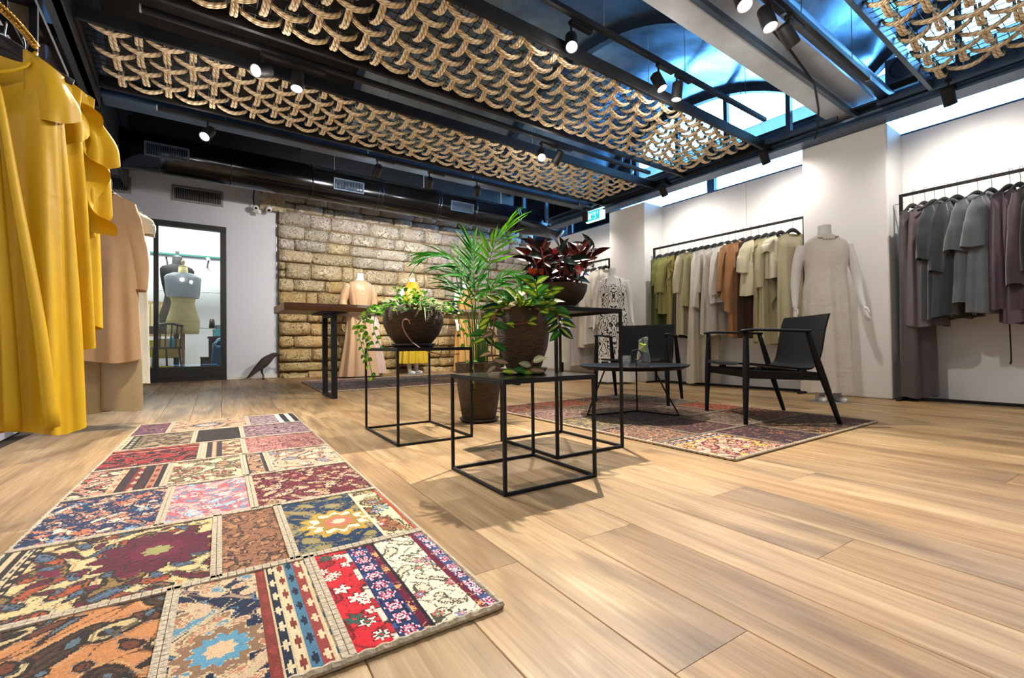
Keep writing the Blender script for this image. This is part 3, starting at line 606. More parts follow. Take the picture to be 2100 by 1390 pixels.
# ------------------------------------------------------------------ patchwork rugs, woven knot by knot in vertex colour
def lin(h): return np.array(srgb(h))
def paint(w, h, res, seed, base, blobs, line='#2a2320', fl=None, sc=1.0, borders=(), dens=1.0, bands=None, medal=None, fade=.12, rows=()):
    r = np.random.RandomState(seed); nx, ny = max(4, int(w/res)), max(4, int(h/res))
    X, Y = np.meshgrid((np.arange(nx)+.5)*w/nx, (np.arange(ny)+.5)*h/ny)
    C = np.empty((ny, nx, 3)); C[:] = lin(base)
    if bands:                                       # bands: (fraction0, fraction1, kwargs) across the width
        for k, (a, b, kw) in enumerate(bands):
            i0, i1 = int(a*nx), max(int(a*nx)+1, int(b*nx))
            if 'solid' in kw: C[:, i0:i1] = lin(kw['solid'])
            else:
                q = paint((i1-i0)*res, h, res, seed+31*k, **kw); C[:, i0:i1] = q[np.minimum(np.arange(ny)*q.shape[0]//ny, q.shape[0]-1)][:, np.minimum(np.arange(i1-i0)*q.shape[1]//(i1-i0), q.shape[1]-1)]
        return C
    ln = lin(line); ph = r.rand(12)*6.28
    for k, c in enumerate(blobs):
        a = (34+13*k+8*r.rand())/sc; b = (27+9*r.rand())/sc
        wx = X+.024*sc*np.sin(b*Y+ph[k])+.009*sc*np.sin(1.7*b*X+ph[k+1]); wy = Y+.024*sc*np.sin(b*X*1.1+ph[k+2])+.009*sc*np.sin(1.6*b*Y+ph[k+3])
        f = np.sin(a*wx+ph[k+4])*np.sin(a*.9*wy+ph[k+5]); th = .55-.1*dens+.06*k
        C[(f > th-.20) & (f <= th)] = ln; C[f > th] = lin(c)
        C[np.abs(f-(th-.34)) < .045] = lin(blobs[(k+1) % len(blobs)])*.6+C[np.abs(f-(th-.34)) < .045]*.4
        C[np.abs(f-(th+.2)) < .035] = ln
        if k == 0: C[f > th+.27] = lin(blobs[-1])
    v = np.sin(58/sc*X+2.2*np.sin(24/sc*Y+ph[6]))*np.cos(46/sc*Y+1.8*np.sin(21/sc*X+ph[7])); C[(np.abs(v) < .045)] = ln*.8+C[(np.abs(v) < .045)]*.2
    if fl:
        n = int(dens*w*h/(.0042*sc*sc))+1
        for k in range(n):
            cx, cy = r.rand()*w, r.rand()*h; R = (.012+.014*r.rand())*sc; d = np.hypot(X-cx, (Y-cy)); th = np.arctan2(Y-cy, X-cx); pet = r.choice([5, 6, 8])
            e = R*(.74+.26*np.cos(pet*th+r.rand()*6)); c1, c2 = lin(fl[r.randint(len(fl))]), lin(fl[r.randint(len(fl))])
            C[d < e*1.22] = ln; C[d < e] = c1; C[d < R*.42] = c2; C[d < R*.18] = lin(base)
    for cxf, stp, R, cols in rows:                   # a regular file of rosettes
        cx = cxf*w; cy = (np.floor(Y/stp)+.5)*stp; d = np.hypot(X-cx, Y-cy); th = np.arctan2(Y-cy, X-cx)
        for q, c in enumerate(cols):
            e = R*(1-q/len(cols))*(.80+.20*np.cos(6*th)); C[d < e*1.12] = ln; C[d < e] = lin(c)
    if medal:
        cx, cy, R, cols = medal; d = np.hypot((X-cx), (Y-cy)*1.0); th = np.arctan2(Y-cy, X-cx)
        for k, c in enumerate(cols):
            e = R*(1-k/len(cols))*(.88+.12*np.cos((12 if k < 2 else 8)*th)); C[d < e*1.05] = ln; C[d < e] = lin(c)
    for side, bw, cols in borders:                   # border: stripes with a motif row
        D = dict(l=X, r=w-X, b=Y, t=h-Y)[side]; S = Y if side in 'lr' else X
        m = D < bw; n = len(cols); k = np.clip((D/bw*n).astype(int), 0, n-1); Q = np.array([lin(c) for c in cols])[k]
        mot = (np.abs(((S/ (bw*.55)) % 1)-.5)+np.abs(((D/bw*n) % 1)-.5) < .34) & (bw/n > .009)
        Q[mot] = np.array([lin(c) for c in cols])[(k+2) % n][mot]; edge = ((D/bw*n) % 1) < .14; Q[edge] = ln; C[m] = Q[m]
    C *= (1-fade+2*fade*r.rand(ny, nx, 1)*.6+.0)
    return np.clip(C, 0, 1)
def knot_mesh(name, C, w, h, zt, zfun=None):
    ny, nx = C.shape[:2]; xs = np.linspace(0, w, nx+1); ys = np.linspace(0, h, ny+1); X, Y = np.meshgrid(xs, ys)
    Z = zt+.0012*np.sin(31*X+17*Y)+.0011*np.random.RandomState(3).rand(ny+1, nx+1)
    Z[0] -= .004; Z[-1] -= .004; Z[:, 0] -= .004; Z[:, -1] -= .004
    if zfun is not None: Z += zfun(X, Y)
    co = np.stack([X, Y, Z], -1).reshape(-1, 3).astype(np.float32); me = bpy.data.meshes.new(name)
    me.vertices.add(len(co)); me.vertices.foreach_set('co', co.ravel()); nf = nx*ny
    I, J = np.meshgrid(np.arange(nx), np.arange(ny)); b = (J*(nx+1)+I).ravel(); idx = np.stack([b, b+1, b+nx+2, b+nx+1], 1).astype(np.int32)
    me.loops.add(nf*4); me.loops.foreach_set('vertex_index', idx.ravel()); me.polygons.add(nf); me.polygons.foreach_set('loop_start', np.arange(nf, dtype=np.int32)*4)
    try: me.polygons.foreach_set('loop_total', np.full(nf, 4, dtype=np.int32))
    except Exception: pass
    me.update(calc_edges=True); me.validate()
    ca = me.color_attributes.new('Col', 'FLOAT_COLOR', 'CORNER'); col = np.ones((nf, 4, 4), np.float32); col[:, :, :3] = C.reshape(-1, 1, 3); ca.data.foreach_set('color', col.ravel())
    me.materials.append(MT['rug']); return me
def rug(label, origin, rot, w, l, rows, res_fn, ramped=False, seam='seam'):
    """rows: list of (v0, v1, [(u0, u1, kwargs), ...]) in rug coordinates"""
    t = thing('patchwork_rug', label, 'rug', (origin[0], origin[1], 0), rot, None)
    ca, sa = cos(rot), sin(rot); wy = lambda x, y: origin[1]+sa*x+ca*y
    zz = (lambda x, y: np.vectorize(lambda q: zf(q))(wy(x, y))) if ramped else (lambda x, y: 0*x)
    zb = lambda x, y: zf(wy(x, y)) if ramped else 0.0
    n = 14 if ramped else 1; mb = MB(); mb.loft([[(-.004, l*i/n, zb(0, l*i/n)+.0005), (w+.004, l*i/n, zb(w, l*i/n)+.0005), (w+.004, l*i/n, zb(w, l*i/n)+.006), (-.004, l*i/n, zb(0, l*i/n)+.006)] for i in range(n+1)])
    mb.build('backing', MT['rugback'], t); sd = 1
    for v0, v1, ps in rows:
        for u0, u1, kw in ps:
            sd += 17; C = paint(u1-u0, v1-v0, res_fn(v0), sd, **kw)
            zo = (lambda X, Y: zz(X+u0, Y+v0)) if ramped else None
            o = bpy.data.objects.new('patch', knot_mesh('patch', C, u1-u0, v1-v0, .0105, zo)); COL.objects.link(o); o.parent = t; o.location = (u0, v0, 0)
    def tape(a, b):
        L_ = sqrt((b[0]-a[0])**2+(b[1]-a[1])**2); k = max(2, int(L_/.017)); mb = MB()
        d = Vector((b[0]-a[0], b[1]-a[1], 0))/L_; nn = Vector((-d.y, d.x, 0))
        for i in range(k):
            for s in (-1, 1):
                p = Vector((a[0], a[1], 0))+d*(L_*(i+.5)/k)+nn*(.0062*s); p.z = .0105+zb(p.x, p.y); mb.bar(p-d*(L_/k*.46), p+d*(L_/k*.46), .0112, .0085)
        mb.build('seam_tape', MT[seam], t)
    for i, (v0, v1, ps) in enumerate(rows):
        for u0, u1, kw in ps[1:]: tape((u0, v0), (u0, v1))
        if i: tape((0, v0), (w, v0))
    P = []
    for a, b in (((0, 0), (w, 0)), ((w, 0), (w, l)), ((w, l), (0, l)), ((0, l), (0, 0))):
        k = int(max(abs(b[0]-a[0]), abs(b[1]-a[1]))/.014)
        for i in range(k): x, y = lerp(a[0], b[0], i/k), lerp(a[1], b[1], i/k); P.append((x, y, .0078+zb(x, y)+.0009*(-1)**i))
    P.append(P[0]); mb = MB(); R = [.0072+.0007*(-1)**i for i in range(len(P))]; mb.tube(P, R, 6); mb.build('binding_cord', MT['rugedge'], t)
    return t
CR, NAVY, MAR, RED = '#d9c7a2', '#16243f', '#5a1526', '#b5222b'
S_or = dict(base='#c4844f', blobs=['#4a3320', '#c7b07e', '#6d3b24', '#5c6f78'], line='#2b1f18', sc=1.55, dens=-1.6, fade=.18)
S_nv = dict(base='#18233c', blobs=['#8a6a50', '#5b8fa8', '#c9a98a', '#b77a5c'], line='#c9b48d', fl=['#6fa3bb', '#c9a98a', '#9a4a38', '#e0cfae'], sc=1.15, dens=-.2, borders=[('r', .115, ['#d8c39b', '#8f3a34', '#47748c', '#d8c39b', '#1a2236', '#7a3426'])], medal=(.085, .15, .075, ['#8a6a50', '#5d94ad', '#d9b48e']))
S_rc = dict(base=RED, blobs=[], bands=[
 (0, .26, dict(base='#d0222c', blobs=['#b01c26'], line='#6c1018', fl=['#ece2d0', '#2d5a4a', '#e0c0a8', '#ece2d0'], sc=.85, dens=1.1)),
 (.26, .30, dict(base='#e4d3c0', blobs=['#b5222b'], sc=.5)), (.30, .46, dict(base='#22305c', blobs=['#3c5088'], line='#141a38', sc=.6, dens=.4, rows=[(.5, .046, .021, ['#e6c4d0', '#c83e62', '#f0dde0', '#b02a50'])])),
 (.46, .51, dict(base='#6a1030', blobs=['#e0a06a'], line='#4a0a20', sc=.45)), (.51, .535, dict(solid='#1a1820')),
 (.535, .86, dict(base='#e8dcc2', blobs=['#e0d2b4'], line='#4a4c38', fl=['#cf6a70', '#d98a84', '#7e8a5c', '#7d88b0'], sc=.62, dens=.5)),
 (.86, .91, dict(base='#6a1030', blobs=['#e0a06a'], line='#4a0a20', sc=.45)), (.91, 1, dict(base='#44557f', blobs=['#d8ccd0'], line='#1d2340', sc=.5, dens=.2, rows=[(.45, .044, .017, ['#ecd0d8', '#c84a6a', '#f0dde0'])]))])
S_ym = dict(base='#d2bd86', blobs=['#8b6f3c', '#a8512e', '#556a80', '#6a1f33'], line='#2c2418', sc=1.2, dens=.1, borders=[('l', .075, ['#39414a', '#c9b48d', '#2b1f1c', '#c9b48d', '#2b1f1c'])], medal=(.33, .26, .135, ['#5d1830', '#5d1830', '#6a1c36', '#98945a']))
S_br = dict(base='#96684a', blobs=['#7a5038', '#b5835e'], line='#3a2a20', sc=.7, dens=.7, fade=.3)
S_sf = dict(base='#0f2f4e', blobs=[], bands=[(0, .70, dict(base='#10304f', blobs=['#1b4463', '#8f8a6a'], line='#9a8240', sc=.9, dens=-.6, medal=(.14, .2, .108, ['#c19a3a', '#ece0c0', '#a8823a', '#c4705a', '#e0c9a8']))), (.70, .73, dict(solid='#d8c9a8')), (.73, .97, dict(base='#e0d0a8', blobs=['#b7a878', '#96613e'], line='#3d3524', fl=['#7da0b5', '#c05040', '#a8884a'], sc=1.2, dens=.9)), (.97, 1, dict(solid='#a8472c'))])
S_bl = dict(base='#1d3356', blobs=['#e2b596', '#e3cbb0', '#1d3356', '#d98a66'], line='#15203a', fl=['#e0b08f', '#7fa3bd', '#c96f50'], sc=1.0, dens=.5)
S_pk = dict(base='#d9a49a', blobs=['#cf6d74', '#9fc0cf', '#e6d4c0', '#5f93b0'], line='#a85a60', fl=['#e0c8c0', '#b85a5a', '#8fb8cc'], sc=1.15, dens=.5)
S_mr = dict(base='#6a1c2c', blobs=['#4e1222', '#c9a98a'], line='#3a0d18', fl=['#d8bf98', '#a88a5a', '#c98a70'], sc=.85, dens=.7)
S_sd = dict(base='#c08f78', blobs=['#3a2c30', '#b05a48', '#d8c0a0'], line='#2a2024', sc=1.2, borders=[('r', .17, ['#2c2630', '#a8785a', '#3a2a2c', '#7a2f2c', '#3a2a2c', '#c9a98a'])])
S_cf = dict(base='#dac8a0', blobs=['#b7a27a', '#7d6a4c', '#a8866a'], line='#4a4030', fl=['#9a7a5a', '#8a3a3a', '#6f7a6a'], sc=1.2, dens=.8)
S_bb = dict(base='#8a6f5c', blobs=['#3a4f70'], bands=[(0, .2, dict(solid='#3a3530')), (.2, .8, dict(base='#a8805e', blobs=['#3f5f85', '#d9a878'], line='#2a2a38', sc=.8)), (.8, 1, dict(solid='#3a3530'))])
S_pg = dict(base='#d3ab8c', blobs=['#c08a66', '#8a8a90', '#e0c8aa'], line='#5a4a40', sc=1.7, dens=.5)
S_rs = dict(base='#9a2a2c', blobs=['#c07a68', '#3a1a20'], line='#2a1418', sc=.9, dens=1.1, borders=[('t', .12, ['#a83028', '#241a20', '#c98a6a', '#8a2228'])])
S_cs = dict(base='#c9ae88', blobs=['#a88a66', '#8a5a4a'], line='#4a3a30', sc=.8, borders=[('l', .09, ['#c9b090', '#3a3034', '#b08a6a', '#3a3034'])])
S_ro = dict(base='#b87a70', blobs=['#a8605c', '#c79a88'], line='#6a3438', fl=['#d0a898', '#7a4048'], sc=.8, dens=.8, fade=.3)
S_ol = dict(base='#9a8a6a', blobs=['#3a3a30', '#7a5a48'], line='#26241e', sc=.9, borders=[('l', .1, ['#c9bc98', '#2a2a28', '#8a7a5a'])])
S_bk = dict(base='#3a302c', blobs=['#54443c', '#2a2422'], line='#201a18', sc=.7, fade=.35)
S_mv = dict(base='#8a6a70', blobs=['#3a3038', '#b09090'], line='#2c2428', sc=1.0, dens=1.1)
S_pu = dict(base='#7a5058', blobs=['#b08a88', '#4a3040'], line='#3a2430', sc=.9)
S_pm = dict(base='#c9a07e', blobs=['#b08a6a', '#d9b898'], line='#5a4a40', sc=1.8, dens=.3, medal=(.2, .24, .1, ['#4a4a50', '#b0a8a0', '#c9a07e']))
S_ms = dict(base='#9a8084', blobs=['#6a5058', '#b8a4a0'], line='#3a3034', sc=.8, borders=[('r', .13, ['#26242a', '#cfc8c0', '#26242a', '#cfc8c0'])])
W1 = .945; u_ = lambda q: q+.47
rows1 = [(0, .44, [(0, u_(-.088), S_or), (u_(-.088), u_(.18), S_nv), (u_(.18), W1, S_rc)]),
 (.44, .90, [(0, u_(-.012), S_ym), (u_(-.012), u_(.152), S_br), (u_(.152), W1, S_sf)]),
 (.90, 1.36, [(0, u_(-.158), S_bl), (u_(-.158), u_(.09), S_pk), (u_(.09), W1, S_mr)]),
 (1.36, 1.80, [(0, u_(-.19), S_sd), (u_(-.19), u_(.083), S_cf), (u_(.083), u_(.18), S_bb), (u_(.18), W1, S_pg)]),
 (1.80, 2.26, [(0, u_(-.09), S_rs), (u_(-.09), u_(.098), S_cs), (u_(.098), W1, S_ro)]),
 (2.26, 2.73, [(0, u_(-.135), S_ol), (u_(-.135), u_(.105), S_bk), (u_(.105), W1, S_mv)]),
 (2.73, 3.23, [(0, u_(-.285), S_pu), (u_(-.285), u_(.155), S_pm), (u_(.155), W1, S_ms)])]
X0, Y0 = uvw(-.47, .80)
rug('long patchwork rug of many coloured patches lying in the foreground', (X0, Y0), -PHI, W1, 3.23, rows1, lambda v: .0036 if v < .4 else .0045 if v < 1.3 else .006)
# rug under the chairs: darker patches
D = [dict(base='#402428', blobs=['#6a3c30', '#8a6a50', '#2a2028'], line='#1c1418', sc=.75, fade=.3, fl=['#9a5a40', '#6a4a4a'], dens=.5), dict(base='#7a3424', blobs=['#9a5a34', '#4a2420', '#b08a60'], line='#2a1412', sc=.75, fade=.3, dens=.5), dict(base='#746450', blobs=['#9a8a6c', '#4a3e34', '#8a5a4a'], line='#2a241e', sc=.75, fade=.3, fl=['#b0a080', '#5a3a34'], dens=.5),
 dict(base='#8f6a54', blobs=['#a8583c', '#6a5a50', '#c0a080'], line='#3a2a22', sc=.8, fade=.3, fl=['#c09070', '#5a4a50'], dens=.6), dict(base='#4a2a2a', blobs=['#7c3e30', '#3a2a34', '#8a6a54'], line='#22181a', sc=.7, fade=.3, dens=.6), dict(base='#5a4030', blobs=['#96602e', '#b89058', '#2c2420'], line='#241a14', sc=1.0, dens=.4), dict(base='#96452a', blobs=['#a85a34', '#7a3420', '#b8845a'], line='#5a2418', sc=.7, fade=.3, dens=.3),
 dict(base='#96907c', blobs=['#b0a488', '#7a5a5c', '#5a5650'], line='#4a4038', sc=.8, fade=.3, dens=.6)]
TREE = dict(base='#c0aa8c', blobs=['#6a2438', '#b09474', '#d08a6a'], line='#4a1a2a', fl=['#6a2438', '#d9a070', '#d0b040'], sc=1.25, dens=.95, borders=[('t', .1, ['#d8c8b0', '#6a2438', '#3f4a6a', '#d0b060'])])
rows2 = [(0, .42, [(0, .48, TREE), (.48, .9, D[0]), (.9, 1.32, D[5]), (1.32, 1.67, D[4])]), (.42, .86, [(0, .36, D[3]), (.36, .8, D[4]), (.8, 1.2, D[2]), (1.2, 1.67, D[1])]),
 (.86, 1.3, [(0, .4, dict(D[7], base='#a89460')), (.4, .86, D[0]), (.86, 1.3, D[2]), (1.3, 1.67, D[6])]), (1.3, 1.74, [(0, .5, dict(D[3], base='#9a7a78')), (.5, .9, D[2]), (.9, 1.3, D[4]), (1.3, 1.67, D[7])]), (1.74, 2.15, [(0, .44, D[1]), (.44, .9, D[6]), (.9, 1.3, D[1]), (1.3, 1.67, D[7])])]
# the corner towards the viewer is patterned with a tree; rows start there
X0, Y0 = uvw(1.93, 1.205)
rug('darker patchwork rug under the black armchairs and round table', (X0, Y0), -PHI+.03, 1.67, 2.15, rows2, lambda v: .006, seam='seam2')
E5 = [dict(base='#a08070', blobs=['#8a6a64', '#b89a88'], line='#5a4848', sc=1.4, fade=.3), dict(base='#6a6468', blobs=['#857c78', '#504a50'], line='#3a363a', sc=1.3, fade=.3), dict(base='#b08474', blobs=['#9a6258', '#c4a898'], line='#6a4640', sc=1.4, fade=.3), dict(base='#94807c', blobs=['#6a5c60', '#b0a098'], line='#4a4044', sc=1.4, fade=.3)]
rows3 = [(0, .4, [(0, .8, E5[0]), (.8, 1.9, E5[2]), (1.9, 2.7, E5[3]), (2.7, 3.4, E5[2])]), (.4, .8, [(0, .55, E5[3]), (.55, 1.5, E5[1]), (1.5, 2.4, E5[0]), (2.4, 3.4, E5[1])]), (.8, 1.25, [(0, .9, E5[2]), (.9, 1.7, E5[3]), (1.7, 2.6, E5[1]), (2.6, 3.4, E5[0])])]
rug('faded pinkish rug along the stone wall beneath the mannequins', (1.2, 5.27), -.02, 3.4, 1.22, rows3, lambda v: .014, ramped=True, seam='seam2')
# ------------------------------------------------------------------ furniture
def cube_stand(label, corner, w, d, h, rot=-PHI, bar=.0125):
    t = thing('metal_stand', label, 'plant stand', (corner[0], corner[1], 0), rot, 'black metal plant stands'); b = bar
    for x in (b/2, w-b/2):
        for y in (b/2, d-b/2): MB().bx(x-b/2, x+b/2, y-b/2, y+b/2, 0, h-.006).build('leg', MT['blk'], t, bev=.0015)
    for z, nm in ((b/2, 'bottom_rail'), (h-b/2-.006, 'top_rail')):
        for y in (b/2, d-b/2): MB().bx(b, w-b, y-b/2, y+b/2, z-b/2, z+b/2).build(nm, MT['blk'], t, bev=.0015)
        for x in (b/2, w-b/2): MB().bx(x-b/2, x+b/2, b, d-b, z-b/2, z+b/2).build(nm, MT['blk'], t, bev=.0015)
    MB().bx(0, w, 0, d, h-.006, h).build('top_plate', MT['topplate'], t, bev=.001); return t
MT['topplate'] = basic('black_sheet_top', (.016, .017, .018), .22, .5, var=.3, sc=8)
cube_stand('low black wire-frame stand in front, carrying the hoya pot', (.901, 1.327), .432, .44, .41)
cube_stand('black wire-frame stand at left carrying the round ivy bowl', (.9035, 2.33), .448, .645, .523)
cube_stand('tallest black wire-frame stand, carrying the red-leaved plant', (1.393, 1.615), .432, .512, .71, bar=.0135)

# work table on black steel loops
t = thing('work_table', 'long thick wooden slab table on black steel loop legs', 'table', (.735, 4.68, 0))
W_, D_, H_ = 3.18, .62, .955
mb = MB(); rings = []
for i in range(25):
    x = W_*i/24; e = .012*sin(7*x)+.008*sin(17*x+1); rings.append([(x, e, H_-.072), (x, e-.012, H_-.03), (x, e, H_), (x, D_+e*.7, H_), (x, D_+e*.7+.01, H_-.03), (x, D_+e*.7, H_-.072)])
mb.loft(rings); mb.build('slab_top', MT['woodtop'], t, bev=.004)
MB().bx(-.004, .0, .01, D_-.01, H_-.068, H_-.004).build('live_edge', MT['liveedge'], t)
for x in (.435, 2.70):
    z0 = zf(4.75)
    lg = MB(); lg.bx(x, x+.05, .06, .10, z0, H_-.085); lg.bx(x, x+.05, .43, .47, z0, H_-.085); lg.bx(x, x+.05, .10, .43, z0, z0+.035); lg.bx(x, x+.05, .10, .43, H_-.12, H_-.085); lg.build('leg_loop', MT['blk'], t, bev=.002)
    MB().bx(x-.09, x+.14, .02, .52, H_-.085, H_-.075).build('mount_plate', MT['blk'], t)

# lounge armchairs
def make_chair(label, loc, facing):
    t = thing('lounge_chair', label, 'chair', (*loc, .0115), atan2(facing[1], facing[0])-pi/2, 'black plywood armchairs'); bw = MT['blkwood']
    prof = spline([(.27, .372), (.25, .384), (.10, .372), (-.06, .352), (-.165, .345), (-.215, .368), (-.252, .43), (-.292, .55), (-.335, .685), (-.342, .70)], 4)
    n = len(prof); nu = 14; hw = .262
    def P(i, u, off):
        y, z = prof[i][0], prof[i][1]; a, b = prof[max(i-1, 0)], prof[min(i+1, n-1)]; d = Vector((b[0]-a[0], b[1]-a[1])).normalized(); nx_, nz_ = -d.y, d.x
        s = 2*u-1; end = min(i, n-1-i)/n; ww = hw*(1-.10*max(0, 1-end/.06)**2)
        back = max(0, (i-n*.55)/(n*.45)); cup = .028*s*s*min(1, back*1.6)+.006*s*s
        return (s*ww, y+cup*min(1, back*2)+nx_*off*-1, z+(cup if back <= 0 else 0)-nz_*off*-1)
    mb = MB(); rings = []
    for i in range(n): rings.append([P(i, k/nu, 0) for k in range(nu+1)]+[P(i, k/nu, .011) for k in range(nu, -1, -1)])
    mb.loft(rings); o = mb.build('seat_shell', bw, t, True); smooth_by_angle(o, 50)
    for s in (-1, 1):
        MB().tube(spline([(s*.318, .262, 0), (s*.314, .256, .2), (s*.31, .25, .38), (s*.305, .245, .585)], 4), [lerp(.013, .021, min(1, q/6)) if q < 8 else lerp(.021, .015, (q-8)/4) for q in range(13)], 10).build('leg', bw, t, True)
        MB().tube(spline([(s*.318, -.315, 0), (s*.314, -.25, .2), (s*.31, -.2, .36), (s*.305, -.135, .58)], 4), [lerp(.013, .021, min(1, q/6)) if q < 8 else lerp(.021, .015, (q-8)/4) for q in range(13)], 10).build('leg', bw, t, True)
        mb = MB(); pts = spline([(s*.303, .275, .592), (s*.306, .2, .598), (s*.309, .05, .594), (s*.307, -.1, .588), (s*.303, -.155, .586)], 5)
        rings = []
        for k, p in enumerate(pts):
            w = .024*(.55+.45*sin(pi*min(1, (k+1.2)/(len(pts)+1.4)))**.5); rings.append([(p.x+w*cos(a), p.y, p.z+.009*sin(a)) for a in np.linspace(0, 2*pi, 13)[:-1]])
        mb.loft(rings); mb.build('armrest', bw, t, True)
        MB().bar((s*.30, .245, .318), (s*.30, -.205, .300), .022, .052).build('side_rail', bw, t, bev=.005)
        for y, z in ((.16, .355), (-.12, .336)): MB().box((s*.262, y, z-.006), (.06, .03, .022)).build('seat_spacer', bw, t, bev=.003)
    for y, z in ((.225, .318), (-.18, .303)): MB().bar((-.30, y, z), (.30, y, z), .024, .05).build('cross_rail', bw, t, bev=.004)
    return t
make_chair('black armchair at the right, turned sideways on the rug corner', (3.26, 1.60), (-.79, .61))
make_chair('black armchair facing the viewer behind the round table', (3.375, 2.765), (-.92, -.40))

# round tray table
t = thing('coffee_table', 'round dark tray table with a ring handle on a wire base', 'table', (2.62, 2.19, .0115))
MB().lathe([(0, .338), (.33, .338), (.372, .356), (.384, .366), (.382, .369), (.368, .358), (.34, .349), (0, .347)], 64).build('tray_top', MT['blkwood'], t, True)
c1, c2, c3 = Vector((-.25, .207, .007)), Vector((.218, -.207, .007)), Vector((.165, .108, .007)); c4 = Vector((-.2, -.2, .007))
def rp(*pts): return spline(pts, 5)
MB().tube(rp((-.12, .16, .338), (-.2, .19, .15), c1+Vector((0, 0, .02)), c1*.97+c3*.03, (c1+c3)/2, c3, (c3+c2)/2, c2*.97+c3*.03, c2+Vector((0, 0, .02)), (.17, -.16, .15), (.1, -.1, .338)), .0055, 8).build('wire_leg', MT['blk'], t, True)
MB().tube([c3, (.14, .09, .338)], .0055, 8).build('wire_leg', MT['blk'], t, True)
MB().tube([(0, -.03, .347), (0, -.03, .40)], .004, 8).build('handle_stem', MT['blk'], t, True)
MB().tube([(.038*cos(a)*cos(.65), -.03-.038*cos(a)*sin(.65), .437+.038*sin(a)) for a in np.linspace(0, 2*pi, 25)], .0045, 8).build('handle_ring', MT['blk'], t, True)
def glass_mat(name):
    m, tt, p, out = nt(name); tr = N(tt, 'ShaderNodeBsdfTransparent', Color=(.97, .99, .99, 1)); g = N(tt, 'ShaderNodeBsdfGlossy', Roughness=.03); d = N(tt, 'ShaderNodeBsdfDiffuse', Color=(.9, .95, .95, 1))
    lw = N(tt, 'ShaderNodeLayerWeight', Blend=.45); mx = N(tt, 'ShaderNodeMixShader'); m2 = N(tt, 'ShaderNodeMixShader'); m2.inputs[0].default_value = .025
    L(tt, lw.outputs['Facing'], mx.inputs[0]); L(tt, tr.outputs[0], mx.inputs[1]); L(tt, g.outputs[0], mx.inputs[2]); L(tt, mx.outputs[0], m2.inputs[1]); L(tt, d.outputs[0], m2.inputs[2]); L(tt, m2.outputs[0], out.inputs[0]); return m
MT['clear'] = glass_mat('clear_glass'); MT['lime'] = basic('lime_slice', '#9fc21f', .35, var=.3, sc=40); MT['limein'] = basic('lime_flesh', '#d6e07a', .4, var=.25, sc=60)
t = thing('water_carafe', 'clear glass carafe of water with lime slices on the round table', 'carafe', (2.70, 2.165, .3595))
mb = MB(); rings = []
for r, z, sk in ((.034, 0, 0), (.046, .004, 0), (.049, .02, 0), (.047, .07, 0), (.040, .11, 0), (.033, .145, 0), (.031, .175, 0), (.034, .20, .35)):
    rings.append([(r*cos(a)*(1+sk*.3*max(0, cos(a))**3), r*sin(a), z+sk*.06*cos(a)) for a in np.linspace(0, 2*pi, 33)[:-1]])
rings += [[(q[0]*.92, q[1]*.92, q[2]) for q in rings[-1]]]+[[(q[0]*.93, q[1]*.93, q[2]+.003) for q in r] for r in rings[-2::-1]]
mb.loft(rings); mb.build('glass_body', MT['clear'], t, True)
MB().lathe([(0, .006), (.042, .006), (.0445, .02), (.043, .07), (.0395, .095), (0, .095)], 28).build('water', MT['clear'], t, True)
for k, (a, z, tx) in enumerate(((.3, .125, .9), (2.2, .138, 1.1), (4.0, .15, .8), (1.2, .16, .5))):
    o = MB().lathe([(0, -.004), (.026, -.004), (.026, .004), (0, .004)], 20).build('lime_slice', MT['lime'], t); o.matrix_local = Matrix.Translation((.006*cos(a), .006*sin(a), z)) @ Matrix.Rotation(a, 4, 'Z') @ Matrix.Rotation(tx, 4, 'X')
    MB().lathe([(0, -.0045), (.0225, -.0045), (.0225, .0045), (0, .0045)], 20).build('flesh', MT['limein'], o)
t = thing('water_glass', 'small clear tumbler left of the carafe on the round table', 'glass', (2.585, 2.225, .3595))
MB().lathe([(0, 0), (.03, 0), (.034, .085), (.032, .085), (.028, .006), (0, .006)], 28).build('tumbler', MT['clear'], t, True)

# floor-standing crow figure
t = thing('bird_figure', 'dark brown carved crow standing on the floor before the stone wall', 'bird figure', (.81, 7.05, zf(7.05)), .12)
MT['bird'] = basic('dark_carved_feathers', '#3b322b', .7, var=.55, sc=18, bump=.9, bsc=45, stretch=(1, 3, 3)); MT['beak'] = basic('black_beak', '#14110f', .4)
ax = [(-.13, .055, .006, .012), (-.10, .075, .022, .016), (-.05, .13, .04, .03), (.0, .185, .058, .055), (.05, .235, .064, .066), (.095, .275, .056, .058), (.13, .305, .040, .043), (.155, .325, .034, .036), (.18, .335, .033, .034), (.205, .333, .024, .026), (.22, .326, .012, .014)]
rings = []
for i, (x, z, ry, rn) in enumerate(ax):
    a, b = ax[max(0, i-1)], ax[min(len(ax)-1, i+1)]; d = Vector((b[0]-a[0], 0, b[1]-a[1])).normalized(); nn = Vector((-d.z, 0, d.x))
    rings.append([Vector((x, 0, z))+Vector((0, ry*cos(q), 0))+nn*(rn*sin(q)) for q in np.linspace(0, 2*pi, 17)[:-1]])
o = MB().loft(rings).build('body', MT['bird'], t, True); s = o.modifiers.new('sub', 'SUBSURF'); s.levels = s.render_levels = 1
MB().loft([[(.21, .012*cos(q), .332+.012*sin(q)) for q in np.linspace(0, 2*pi, 9)[:-1]], [(.25, .006*cos(q), .330+.008*sin(q)) for q in np.linspace(0, 2*pi, 9)[:-1]], [(.285, .001*cos(q), .322+.002*sin(q)) for q in np.linspace(0, 2*pi, 9)[:-1]]]).build('beak', MT['beak'], t, True)
